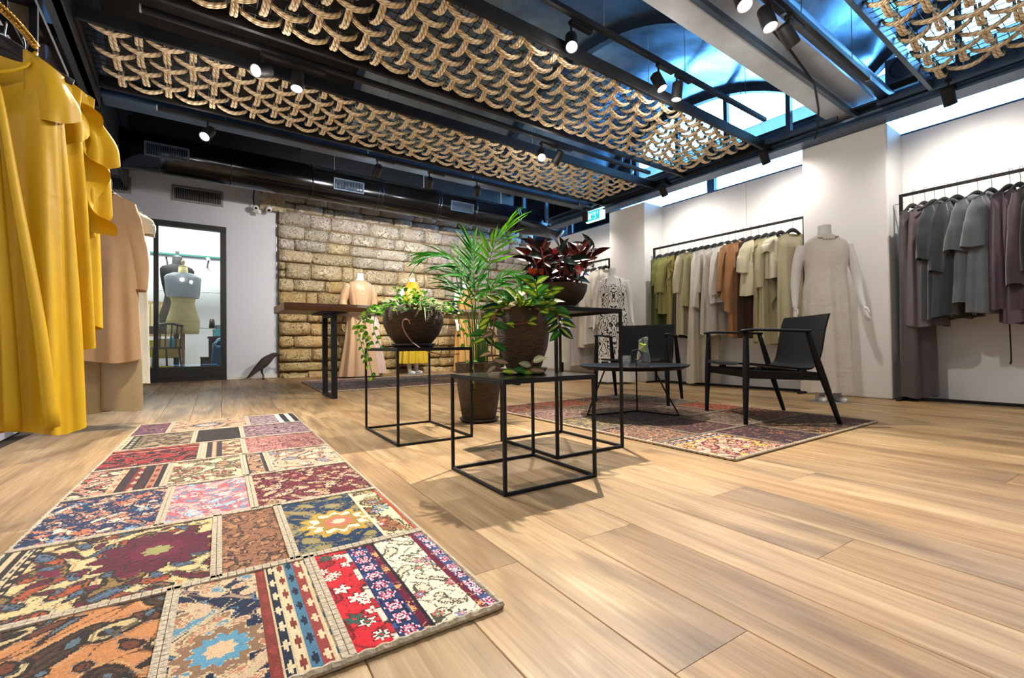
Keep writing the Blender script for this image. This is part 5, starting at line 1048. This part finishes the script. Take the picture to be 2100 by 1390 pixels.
for y in (0, -.52): MB().bx(.075-b, .075+b, y-b, y+b, 1.58, 1.757).build('drop_post', MT['blkrack'], t)
YEL = cloth('mustard_satin', (.52, .30, .004), rough=.5, sheen=0, spec=.3, weave=500, bump=.05, crease=.22, csc=5, var=.05); YEL2 = cloth('mustard_crepe', (.55, .33, .006), rough=.6, sheen=0, spec=.2, weave=420, bump=.1, crease=.25, csc=7, var=.05)
def yellow(label, x, y, zt, Ln, ws, wh, seed, mat, **kw):
    t = thing('yellow_dress', label, 'dress', (x, y, zt), 0, 'yellow dresses on the left rack'); body_mesh(ws, wh, Ln, seed=seed, m=110, n=44, **kw).build('body', mat, t, True); return t
t = yellow('long mustard yellow dress at the far left, foremost on its rack', -.515, 2.17, 1.535, 1.27, .168, .207, 5, YEL, dp=.06, dh=.12, drop=.06, neck=.105, nd=.13, folds=8, amp=.026, hem=.02)
MB().tube(spline([(-.105, -.02, -.01), (-.08, -.045, -.08), (0, -.066, -.132), (.08, -.045, -.08), (.105, -.02, -.01)], 7), .006, 8).build('neck_binding', YEL, t, True)
mb = MB()                                                   # gathered keyhole with falling folds
for k, a in enumerate((-.05, -.022, .0, .024, .05)): mb.tube(spline([(a*.3, -.072, -.14), (a*.7, -.085, -.2), (a*1.5, -.098, -.5), (a*2.6, -.12, -.9), (a*3.3, -.135, -1.25)], 6), [lerp(.006, .022, i/24) for i in range(25)], 8, flat=.7)
mb.build('gathered_folds', YEL, t, True)
def flutter(t, mat, x0, ln, r1, slant, wav=.16, nf=6, x1=.05, nm='flutter_sleeve', sd=0):
    mb = MB(); rings = []
    for i in range(17):
        q = i/16; cx = x0+x1*ss(q*1.3); rr = lerp(.05, r1, ss(q*1.2)); ring = []
        for j in range(60):
            th = 2*pi*j/60; f = 1+wav*q*sin(nf*th+sd+1.5*q)+.5*wav*q*sin((nf+3)*th-sd)
            ring.append((cx+rr*f*cos(th), .8*rr*f*sin(th), -.035-ln*q+slant*q*sin(th)-(.03*cos(th)*(1-q))))
        rings.append(ring)
    mb.loft(rings, cap=False); mb.build(nm, mat, t, True)
flutter(t, YEL, .120, .17, .066, .04, .10, 4, .02, 'cap_sleeve')
hanger('black padded hanger of the foremost yellow dress', -.515, 2.19, 1.69, 0, .19, .145, 'left rack hangers')
t = yellow('shorter yellow top with cascading side ruffles behind the long yellow dress', -.50, 2.44, 1.60, .98, .20, .215, 12, YEL2, dp=.055, dh=.08, drop=.07, neck=.11, nd=.1, folds=5, amp=.014)
flutter(t, YEL2, .125, .46, .085, .16, .20, 6, .035, sd=1)
flutter(t, YEL2, .130, .27, .098, .10, .20, 7, .03, 'upper_flounce', 2)
flutter(t, YEL2, -.125, .46, .085, .16, .20, 6, -.035, sd=3)
mb = MB(); mb.grid(lambda a, c: (.15+.05*a+.05*c+.03*c*sin(15*a), -.085-.04*c*cos(15*a), -.12-.50*a-.02*c+.02*c*sin(15*a-.5)), 60, 8); mb.build('side_ruffle', YEL2, t, True)
hanger('black padded hanger of the ruffled yellow top', -.50, 2.45, 1.69, 0, .19, .085, 'left rack hangers')
t = yellow('dark mustard yellow dress squeezed between the two front yellow garments', -.52, 2.31, 1.56, 1.02, .20, .235, 21, YEL2, dp=.05, dh=.08, drop=.06, neck=.1, nd=.1, folds=6, amp=.014)
flutter(t, YEL2, .125, .20, .075, .05, .12, 5, .02, 'cap_sleeve', 4)
hanger('black padded hanger of the squeezed dark mustard dress', -.52, 2.32, 1.69, 0, .19, .125, 'left rack hangers')
gold = basic('gold_beads', '#b8862a', .25, .9, var=.4, sc=90, bump=1., bsc=180)
t = thing('beaded_collar', 'gold beaded collar looped over the hanger at the far left', 'collar', (-.56, 2.10, 1.60), 0)
P = spline([(-.05, -.02, -.01), (0, -.03, .035), (.06, -.03, .02), (.12, -.02, -.03), (.16, 0, -.08)], 8); mb = MB(); mb.tube(P, .014, 8, flat=.6); mb.build('strap', gold, t, True)
mb = MB()
for p in P: 
    for q in (-.008, .008): mb.lathe([(0, -.006), (.0055, -.002), (.0055, .002), (0, .006)], 7, (p.x, p.y-.012, p.z+q))
tag(mb.build('beads', gold, t, True), kind='stuff')
t = thing('fur_collar_garment', 'brown fur-collared garment hanging behind the yellow dresses', 'clothing', (-.52, 2.62, 1.60), 0)
body_mesh(.17, .19, .7, seed=40, folds=5, amp=.012).build('body', cm('#3a2a1e', 'wool'), t, True); MB().tube(spline([(-.09, 0, .0), (-.05, -.05, .01), (.03, -.05, .01), (.1, 0, -.03)], 5), .026, 8).build('collar', basic('brown_fur', '#7a5a3c', .9, var=.5, sc=60, bump=1, bsc=150), t, True)
hanger('black hanger of the fur-collared garment', -.52, 2.63, 1.69, 0, .2, .085, 'left rack hangers')
# second left rack behind: beige tunic over trousers, cream blouse
t = thing('clothes_rail', 'black clothes rail behind the yellow dresses, holding the beige tunic', 'clothes rack', (-.47, 4.55, 0), 0, 'black clothes rails')
MB().bx(-b, b, -.95, 0, 1.70, 1.70+2*b).build('hanging_rail', MT['blk'], t)
for y in (-.1, -.85): MB().bx(-.43, -b, y-b, y+b, 1.70, 1.70+2*b).build('wall_arm', MT['blk'], t)
BE = cm('#ad8b64', 'matte')
t = thing('beige_tunic', 'long beige tunic with long sleeves hanging behind the yellow dresses', 'tunic', (-.47, 4.02, 1.585), -.10)
body_mesh(.17, .215, 1.13, seed=33, m=90, n=30, dp=.06, dh=.11, drop=.06, neck=.075, nd=.04, folds=6, amp=.014, hem=.015).build('body', BE, t, True)
for s in (-1, 1): 
    o = sleeve_mesh(s, .18, .66, .065, .045, .055, seed=34).build('sleeve', BE, t, True); MB().tube([(s*.205+.036*cos(a), .028*sin(a), -.655) for a in np.linspace(0, 2*pi, 17)], .008, 6).build('cuff', cm('#7a4a30'), o, True)
MB().tube([(.076*cos(a), .03*sin(a), -.012-(.03 if sin(a) < 0 else 0)*abs(sin(a))) for a in np.linspace(0, 2*pi, 25)], .007, 6).build('neckband', cm('#8a6040'), t, True)
hanger('black hanger of the beige tunic', -.47, 4.04, 1.72, -.1, .17, .13, 'left rack hangers')
t = thing('satin_trousers', 'wide beige satin trousers hanging under the long beige tunic', 'trousers', (-.47, 4.09, 1.2), -.10)
for s in (-1, 1): MB().loft([[(s*(.095+.012*q/10)+lerp(.085, .115, q/10)*cos(a)*(1+.06*sin(4*a+q*.3)), .07*sin(a)*(1+.1*sin(5*a+q*.4)), -1.08*q/10+(.01*sin(2*a) if q == 10 else 0)) for a in np.linspace(0, 2*pi, 29)[:-1]] for q in range(11)], cap=False).build('leg', cm('#a08c66', 'satin'), t, True)
garment('garment', 'cream frilled blouse just visible behind the beige tunic', 'clothing', -.44, 4.3, 1.72, -.1, cm('#d6d0b8', 'matte'), 1.3, .19, .21, .22, hangl='black hanger of the cream frilled blouse', r1=.06, out=.03)

# mannequins
def figure(t, H, arms, base=True, vox=.0075):
    k = H/1.5; mb = MB()
    def el(z, rx, ry, cy=0): return [(rx*k*cos(a), ry*k*sin(a)+cy*k, z*k) for a in np.linspace(0, 2*pi, 25)[:-1]]
    mb.loft([el(*q) for q in ((1.50, .050, .052, .01), (1.46, .050, .052, .012), (1.41, .054, .056, .018), (1.385, .085, .066, .02), (1.36, .145, .075, .022), (1.325, .172, .082, .02), (1.27, .168, .096, .01), (1.2, .158, .112, -.004), (1.13, .145, .10, 0), (1.03, .122, .085, .005), (.95, .145, .10, .008), (.86, .17, .115, .012), (.78, .168, .11, .012), (.72, .12, .09, .01))])
    for s in (-1, 1): mb.tube([(s*.085*k, .01*k, .80*k), (s*.09*k, .005*k, .62*k), (s*.08*k, .0, .45*k), (s*.078*k, .015*k, .30*k), (s*.07*k, .01*k, .10*k), (s*.068*k, .0, .035*k)], [.085*k, .075*k, .052*k, .05*k, .033*k, .03*k], 14); mb.tube([(s*.068*k, .03*k, .03*k), (s*.07*k, -.05*k, .03*k), (s*.074*k, -.13*k, .022*k)], [.028*k, .032*k, .018*k], 12, flat=.75)
    for s, P in arms:
        P = [Vector(p)*k for p in P]; mb.tube(spline(P, 4), [r*k for r in np.interp(np.linspace(0, 1, 4*(len(P)-1)+1), [0, .12, .5, .58, 1], [.048, .044, .036, .034, .021])], 12)
        w = P[-1]; d = (P[-1]-P[-2]).normalized(); sd = Vector((0, -1, 0)); sd = (sd-d*sd.dot(d)).normalized(); nn = d.cross(sd)
        mb.tube([w-d*.01*k, w+d*.03*k, w+d*.075*k, w+d*.09*k], [.019*k, .027*k, .029*k, .022*k], 12, ru=sd, flat=.55)
        for q, (o, ln) in enumerate(((.021, .062), (.007, .074), (-.007, .068), (-.020, .052))):
            p0 = w+d*.07*k+sd*o*k; cu = nn*(-s)*.0; a = p0+(d+sd*o*4)*ln*.5*k; c_ = a+(d*.85+nn*s*-.35)*ln*.5*k; mb.tube([p0, a, c_], [.0088*k, .008*k, .0062*k], 8)
        p0 = w+d*.02*k+sd*.02*k; mb.tube([p0, p0+(d*.6+sd*.75)*.035*k, p0+(d*.95+sd*.55)*.065*k], [.011*k, .0095*k, .007*k], 8)
    o = mb.build('body', MT['mann'], t, True); r = o.modifiers.new('union', 'REMESH'); r.mode = 'VOXEL'; r.voxel_size = vox; r.use_smooth_shade = True
    s_ = o.modifiers.new('smooth', 'SMOOTH'); s_.factor = .5; s_.iterations = 3
    if base:
        MB().lathe([(0, 0), (.15, 0), (.15, .006), (0, .006)], 40).build('base_plate', MT['galv'], t); MB().tube([(.0, .09, .006), (0, .06, .35*k)], .007, 8).build('support_rod', MT['galv'], t)
def gown(rows, folds=8, seed=0, m=72, sub=5, skew=0):
    r = np.random.RandomState(seed); ph = r.rand(6)*6.28; zs = [q[0] for q in rows]; R = []
    n = (len(rows)-1)*sub; pr_ = spline([(q[0], q[1], q[2]) for q in rows], sub); ex = spline([(q[3] if len(q) > 3 else 0, q[4] if len(q) > 4 else 0, q[5] if len(q) > 5 else 0) for q in rows], sub)
    for (z, rx, ry), (am, cx, cy) in zip(pr_, ex):
        R.append([(cx+rx*cos(a)+am*cos(a)*F, cy+ry*sin(a)+am*sin(a)*F, z) for a in np.linspace(0, 2*pi, m+1)[:-1] for F in [sin(folds*a+ph[0]+.9*sin(2*a+ph[1])+1.2*z)+.4*sin((2*folds+1)*a+ph[2]+2*z)]])
    mb = MB(); mb.loft(R, cap=False); return mb
HANG = lambda s, o=0: (s, [(s*.165, .02, 1.33), (s*.205, .02, 1.2), (s*(.225+o), .03, 1.04), (s*(.235+o), .01, .90), (s*(.245+o), -.02, .80)])
t = thing('mannequin', 'headless white mannequin in a long crinkled grey linen dress beside the right pier', 'mannequin', (4.63, 1.70, 0), -.85, 'dressed mannequins')
figure(t, 1.565, [HANG(-1, .0), HANG(1, .02)], vox=.006)
LI = cloth('crinkled_grey_linen', '#d0c9c0', rough=.9, weave=300, bump=.3, crease=.45, csc=16, var=.06)
gown([(1.475, .07, .065, 0, 0, .015), (1.44, .13, .085, 0, 0, .015), (1.395, .172, .097, .001), (1.30, .176, .122, .002), (1.12, .160, .12, .004), (.95, .176, .128, .007), (.6, .186, .135, .010), (.3, .192, .14, .012), (.09, .198, .145, .013)], 7, 4, m=90, sub=6).build('dress', LI, t, True)
mb = MB()
for q in np.linspace(-1, 1, 15): mb.lathe([(0, -.008), (.008, -.002), (.008, .003), (0, .008)], 8, (q*.075, -.062-.022*(1-q*q), 1.452-.035*(1-q*q)+.006*(-1)**int(q*9)))
tag(mb.build('neck_beads', basic('pale_stone_beads', '#a89f92', .4, .1, var=.4, sc=60), t, True), kind='stuff')
t = thing('mannequin', 'headless white mannequin in a white strappy dress printed with black scrolls', 'mannequin', (4.72, 4.28, 0), -.75, 'dressed mannequins')
figure(t, 1.56, [HANG(-1), HANG(1)])
def scroll_mat():
    m, tt, p, out = nt('black_scroll_print'); tc = N(tt, 'ShaderNodeTexCoord'); sx = N(tt, 'ShaderNodeSeparateXYZ'); L(tt, tc.outputs['Object'], sx.inputs[0]); ab = N(tt, 'ShaderNodeMath', operation='ABSOLUTE'); L(tt, sx.outputs[0], ab.inputs[0]); cb = N(tt, 'ShaderNodeCombineXYZ'); L(tt, ab.outputs[0], cb.inputs[0]); L(tt, sx.outputs[2], cb.inputs[2])
    w = N(tt, 'ShaderNodeTexWave', Scale=7.5, Distortion=14.0, Detail=1.5); w.inputs['Detail Scale'].default_value = 1.7; L(tt, cb.outputs[0], w.inputs['Vector']); r = ramp(tt, w.outputs['Fac'], [(.0, (.012, .012, .012)), (.20, (.012, .012, .012)), (.26, (.74, .74, .71))]); r.color_ramp.interpolation = 'LINEAR'
    L(tt, r.outputs[0], p.inputs['Base Color']); p.inputs['Roughness'].default_value = .8; return m
gown([(1.33, .165, .09, .0), (1.24, .17, .118, .001), (1.05, .145, .105, .003), (.9, .185, .13, .004), (.6, .20, .15, .008), (.3, .215, .165, .010), (.12, .225, .17, .012)], 6, 9).build('dress', scroll_mat(), t, True)
gown([(.36, .222, .17, .010), (.2, .245, .19, .016), (.03, .275, .22, .022)], 11, 3).build('underskirt', cm('#dad6cc', 'linen'), t, True)
for s in (-1, 1): MB().tube(spline([(s*.10, -.085, 1.34), (s*.09, -.06, 1.40), (s*.085, 0, 1.425), (s*.085, .05, 1.40), (s*.09, .09, 1.33)], 4), .004, 6).build('strap', cm('#151515'), t)
zb = zf(6.8)
t = thing('mannequin', 'headless white mannequin in a floor-length beige gown before the stone wall', 'mannequin', (2.06, 6.72, zb), .12, 'dressed mannequins')
figure(t, 1.51, [(-1, [(-.165, .02, 1.33), (-.21, .04, 1.2), (-.24, .04, 1.05), (-.20, -.06, .95), (-.13, -.12, .90)]), HANG(1)], vox=.009)
BG = cm('#c2a07c', 'satin')
gown([(1.40, .085, .075, 0, 0, .015), (1.355, .168, .095, .001), (1.25, .178, .118, .002), (1.03, .14, .105, .004), (.9, .178, .13, .006), (.5, .22, .17, .014), (.02, .30, .22, .024)], 8, 14).build('dress', BG, t, True)
MB().tube(spline([(-.165, .02, 1.33), (-.21, .04, 1.2), (-.24, .04, 1.05), (-.20, -.06, .95), (-.15, -.11, .91)], 4), [.062]*6+[.056]*5+[.05]*6, 14).build('sleeve', BG, t, True); MB().tube(spline([(.165, .02, 1.33), (.205, .02, 1.2), (.225, .03, 1.04), (.24, .0, .86)], 4), [.062]*5+[.055]*8, 14).build('sleeve', BG, t, True)
o = gown([(.98, .10, .09, .004, .12, 0), (.6, .09, .12, .012, .17, -.03), (.05, .10, .15, .02, .25, -.03)], 7, 2).build('front_panel', cm('#cbb3a6', 'satin'), t, True)
t = thing('mannequin', 'mannequin with a yellow scarf and yellow pleated skirt behind the ivy bowl', 'mannequin', (2.93, 6.86, zf(6.86)), .3, 'dressed mannequins')
figure(t, 1.51, [HANG(-1), HANG(1)], vox=.009)
gown([(1.45, .07, .07, .004), (1.38, .12, .095, .006), (1.33, .175, .10, .003), (1.2, .18, .13, .004), (1.03, .135, .105, .003)], 6, 5).build('top', cm('#c89c1c', 'satin'), t, True)
gown([(1.04, .13, .10, .002), (.9, .178, .13, .006), (.6, .215, .17, .014), (.17, .26, .21, .022)], 15, 6, m=120).build('pleated_skirt', cm('#bfa023', 'satin'), t, True)
t = thing('mannequin', 'mannequin in an ochre long dress half hidden by the palm stems', 'mannequin', (3.78, 6.66, zf(6.66)), .35, 'dressed mannequins')
figure(t, 1.51, [HANG(-1), HANG(1)], vox=.009)
gown([(1.38, .12, .09, .001), (1.33, .172, .10, .002), (1.2, .18, .125, .002), (1.03, .14, .105, .004), (.9, .18, .13, .006), (.5, .20, .16, .012), (.03, .22, .18, .018)], 8, 8).build('dress', cm('#bd9150', 'satin'), t, True)
# ------------------------------------------------------------------ workshop seen through the glass door
ZW = .112
def dress_form(label, x, y, z, k, mat, stand, cap, extra=None, rot=0):
    t = thing('dress_form', label, 'dress form', (x, y, ZW), rot, 'tailor dress forms'); z -= ZW
    rows = [(0, .165, .12), (.06, .172, .125), (.16, .178, .128), (.30, .14, .10), (.40, .122, .088), (.52, .150, .108), (.62, .165, .115), (.70, .172, .088), (.735, .15, .075), (.76, .08, .06), (.775, .052, .052), (.85, .048, .048)]
    mb = MB(); mb.loft([[(rx*k*cos(a), ry*k*sin(a), z+q*k) for a in np.linspace(0, 2*pi, 29)[:-1]] for q, rx, ry in [(r[0], r[1], r[2]) for r in rows]]); mb.build('torso', mat, t, True)
    MB().lathe([(0, .85*k), (.047*k, .85*k), (.044*k, .865*k), (.012*k, .87*k), (.012*k, .885*k), (.022*k, .91*k), (.018*k, .94*k), (0, .95*k)], 20, (0, 0, z)).build('neck_cap', cap, t, True)
    for zz in (.16, .40, .62): MB().tube([((float(np.interp(zz, [r[0] for r in rows], [r[1] for r in rows]))*k+.001)*cos(a), (float(np.interp(zz, [r[0] for r in rows], [r[2] for r in rows]))*k+.001)*sin(a), z+zz*k) for a in np.linspace(0, 2*pi, 33)], .0015, 4).build('seam_tape', stand, t)
    MB().tube([(0, 0, .0), (0, 0, z+.02)], .02, 10).build('pole', stand, t)
    for a in (0, 1.57, 3.14, 4.71): MB().tube([(0, 0, .12), (.12*cos(a), .12*sin(a), .09), (.22*cos(a), .22*sin(a), .012)], [.016, .014, .011], 8).build('foot', stand, t)
    return t, z, k
CREAM = basic('linen_form', '#b5a878', .85, var=.12, sc=12, bump=.15, bsc=90); BLKF = basic('black_form', '#1c1a19', .8, var=.2)
DW = basic('dark_wood', '#33231a', .5, var=.3, sc=10)
t, z, k = dress_form('cream linen dress form wearing a cropped pale denim bodice behind the glass door', -.05, 8.62, .76, 1.2, CREAM, basic('pale_wood_stand', '#8a6a50', .6), CREAM)
mb = MB(); mb.loft([[(rx*k*cos(a)+.006*sin(5*a), ry*k*sin(a), z+q*k) for a in np.linspace(0, 2*pi, 37)[:-1]] for q, rx, ry in ((.46, .166, .128), (.50, .176, .13), (.56, .182, .136), (.65, .188, .13), (.715, .195, .105), (.745, .17, .09), (.775, .10, .075))], cap=False); mb.build('denim_bodice', cloth('pale_denim', '#8e9396', rough=.9, weave=200, bump=.3, crease=.5, var=.2), t, True)
dress_form('tall black dress form standing behind the cream one in the workshop', -.13, 9.25, .85, 1.38, BLKF, basic('black_stand', '#141414', .5), MT['grille'], rot=.3)
def tbl(label, x0, x1, y0, y1, h, mat, cat='table', name='work_table'):
    t = thing(name, label, cat, (x0, y0, ZW)); w, d = x1-x0, y1-y0; MB().bx(0, w, 0, d, h-.03, h).build('top', mat, t, bev=.003)
    for x in (.02, w-.06):
        for y in (.02, d-.06): MB().bx(x, x+.04, y, y+.04, 0, h-.03).build('leg', mat, t)
    MB().bx(.06, w-.06, .03, .05, h-.12, h-.03).build('apron', mat, t); return t
tbl('dark workshop table behind the cream dress form', .28, .95, 9.0, 9.5, .62, DW)
tbl('black side table in the workshop left of the door mullion', -.75, -.12, 9.05, 9.5, .78, MT['blkframe'])
# spindle-back chair
t = thing('spindle_chair', 'black spindle-back chair in the workshop left of the mullion', 'chair', (-.33, 8.55, ZW), .5)
MB().bx(-.2, .2, -.2, .2, .42, .45).build('seat', MT['blkframe'], t, bev=.006)
for x in (-.17, .17):
    for y in (-.17, .17): MB().tube([(x*1.15, y*1.15, 0), (x, y, .42)], .014, 8).build('leg', MT['blkframe'], t)
for x in (-.17, -.1, -.03, .04, .11, .17): MB().tube([(x, -.19, .45), (x*1.05, -.23, .78)], .009, 8).build('spindle', MT['blkframe'], t)
MB().tube(spline([(-.19, -.22, .76), (0, -.25, .79), (.19, -.22, .76)], 5), .017, 8).build('crest_rail', MT['blkframe'], t, True)
def crate(label, x, y, z, w, d, h, mat, cat, name):
    t = thing(name, label, cat, (x, y, z))
    for a in ((-w/2, w/2, -d/2, -d/2+.008, 0, h), (-w/2, w/2, d/2-.008, d/2, 0, h), (-w/2, -w/2+.008, -d/2, d/2, 0, h), (w/2-.008, w/2, -d/2, d/2, 0, h)): MB().bx(*a).build('side', mat, t)
    MB().bx(-w/2, w/2, -d/2, d/2, 0, .008).build('bottom', mat, t); MB().bx(-w/2-.008, w/2+.008, -d/2-.008, d/2+.008, h-.015, h).build('rim', mat, t); return t
YC = basic('acid_yellow_plastic', '#b0a81c', .5); TE = basic('teal_plastic', '#1f93ad', .4); PB = basic('brown_paper', '#a98f5c', .8, var=.15)
crate('acid yellow crate under the spindle chair in the workshop', -.33, 8.9, ZW, .3, .25, .16, YC, 'crate', 'storage_crate')
crate('acid yellow bin behind the chair spindles in the workshop', -.42, 9.02, ZW+.3, .22, .2, .26, YC, 'bin', 'storage_bin')
t = thing('spray_bottle', 'teal bottle beside the acid yellow bin in the workshop', 'bottle', (-.20, 8.78, ZW+.45)); MB().lathe([(0, 0), (.03, 0), (.032, .12), (.012, .16), (.012, .19), (0, .19)], 16).build('bottle', TE, t, True); MB().bx(-.012, .03, -.01, .01, .19, .215).build('trigger', MT['mann'], t)
t = thing('pattern_board', 'tan paper pattern board leaning on the workshop wall', 'board', (-.35, 9.9, 1.1)); MB().bx(-.3, .25, 0, .02, -.35, .25).build('board', PB, t); 
for k in range(4): MB().bx(-.28+.13*k, -.17+.13*k, -.006, 0, -.3, .2).build('paper_sheet', basic('cream_paper', '#d0c49a', .9), t)
crate('tan cardboard box beside the cream dress form', -.22, 9.02, ZW+.28, .34, .3, .3, PB, 'box', 'cardboard_box')
crate('teal tub on the workshop table at right', .42, 9.15, ZW+.62, .14, .14, .12, basic('pale_teal_tub', '#5fb8bc', .4), 'tub', 'plastic_tub')
crate('grey tray on the workshop table behind the teal tub', .52, 9.35, ZW+.62, .25, .16, .2, basic('grey_tray', '#8a8e90', .5), 'tray', 'tool_tray')
crate('dark open box low on the floor behind the dress form', .33, 9.2, ZW, .3, .25, .28, DW, 'box', 'wooden_box'); crate('pale box low at right of the workshop', .62, 9.5, ZW, .22, .25, .3, basic('pale_box', '#b8ac98', .8), 'box', 'storage_box')
# garment rail in the workshop
t = thing('clothes_rail', 'thin steel clothes rail inside the workshop', 'clothes rack', (.0, 9.75, ZW)); MB().tube([(-.4, 0, 1.42), (.62, 0, 1.42)], .009, 8).build('hanging_rail', MT['wire'], t)
for x in (-.4, .62): MB().tube([(x, 0, 0), (x, 0, 1.42)], .009, 8).build('post', MT['wire'], t)
MB().tube([(-.1, 0, .78), (.62, 0, .78)], .007, 8).build('lower_rail', MT['wire'], t)
t = thing('garment', 'dark teal garment on a blue hanger low at the right of the workshop', 'clothing', (.44, 8.75, ZW+.55)); body_mesh(.11, .14, .48, seed=60, folds=5, amp=.012).build('body', cm('#123f54', 'matte'), t, True)
hanger('pale blue hanger of the dark teal garment in the workshop', .44, 8.76, ZW+.66, 0, .11, .1, mat='tealh') if MT.setdefault('tealh', basic('pale_blue_plastic', '#7fb8d0', .4)) else None
t = thing('garment', 'long black coat on a hook at the right side of the workshop', 'clothing', (.60, 9.3, 1.72)); body_mesh(.09, .12, .9, seed=61, folds=4, amp=.01).build('body', cm('#17191f', 'matte'), t, True)
t = thing('garment', 'turquoise garment behind the black coat in the workshop', 'clothing', (.70, 9.5, 1.5)); body_mesh(.09, .1, .7, seed=62, folds=4, amp=.01).build('body', cm('#1f8fa8', 'matte'), t, True)
t = thing('thread_cone', 'dark thread cone on the workshop rail', 'thread', (.36, 9.75, ZW+.79)); MB().lathe([(0, 0), (.05, 0), (.035, .15), (.0, .16)], 16).build('cone', DW, t, True)
# glass-edged shelf with lights above
t = thing('wall_shelf', 'green-edged glass shelf high on the workshop wall', 'shelf', (0, 9.6, 2.12)); MB().bx(-.5, .62, 0, .3, 0, .03).build('glass_shelf', basic('green_glass', '#3f7a6c', .15), t)
for x in (-.3, .3): MB().bx(x, x+.02, .1, .8, -.06, 0).build('bracket', MT['blkframe'], t)
MB().bx(-.5, .6, .02, .06, -.03, 0).build('light_strip', MT['grille'], t)
crate('small yellow box at the end of the green glass shelf', .56, 9.7, 2.15, .08, .1, .14, basic('ochre_box', '#c8992c', .6), 'box', 'small_box')
t = thing('ceiling_lamp', 'square panel lamp on the workshop ceiling', 'lamp', (-.2, 9.0, 3.19)); MB().bx(-.6, .6, -.4, .4, -.02, 0).build('diffuser', emit('lamp_diffuser', (1, 1, 1), 6), t); MB().bx(-.62, .62, -.42, .42, -.008, .006).build('frame', MT['grille'], t)
ld = bpy.data.lights.new('panel_light', 'AREA'); ld.energy = 75; ld.shape = 'RECTANGLE'; ld.size = 1.2; ld.size_y = .8; lo = bpy.data.objects.new('panel_light', ld); COL.objects.link(lo); lo.parent = t; lo.location = (0, 0, -.03)
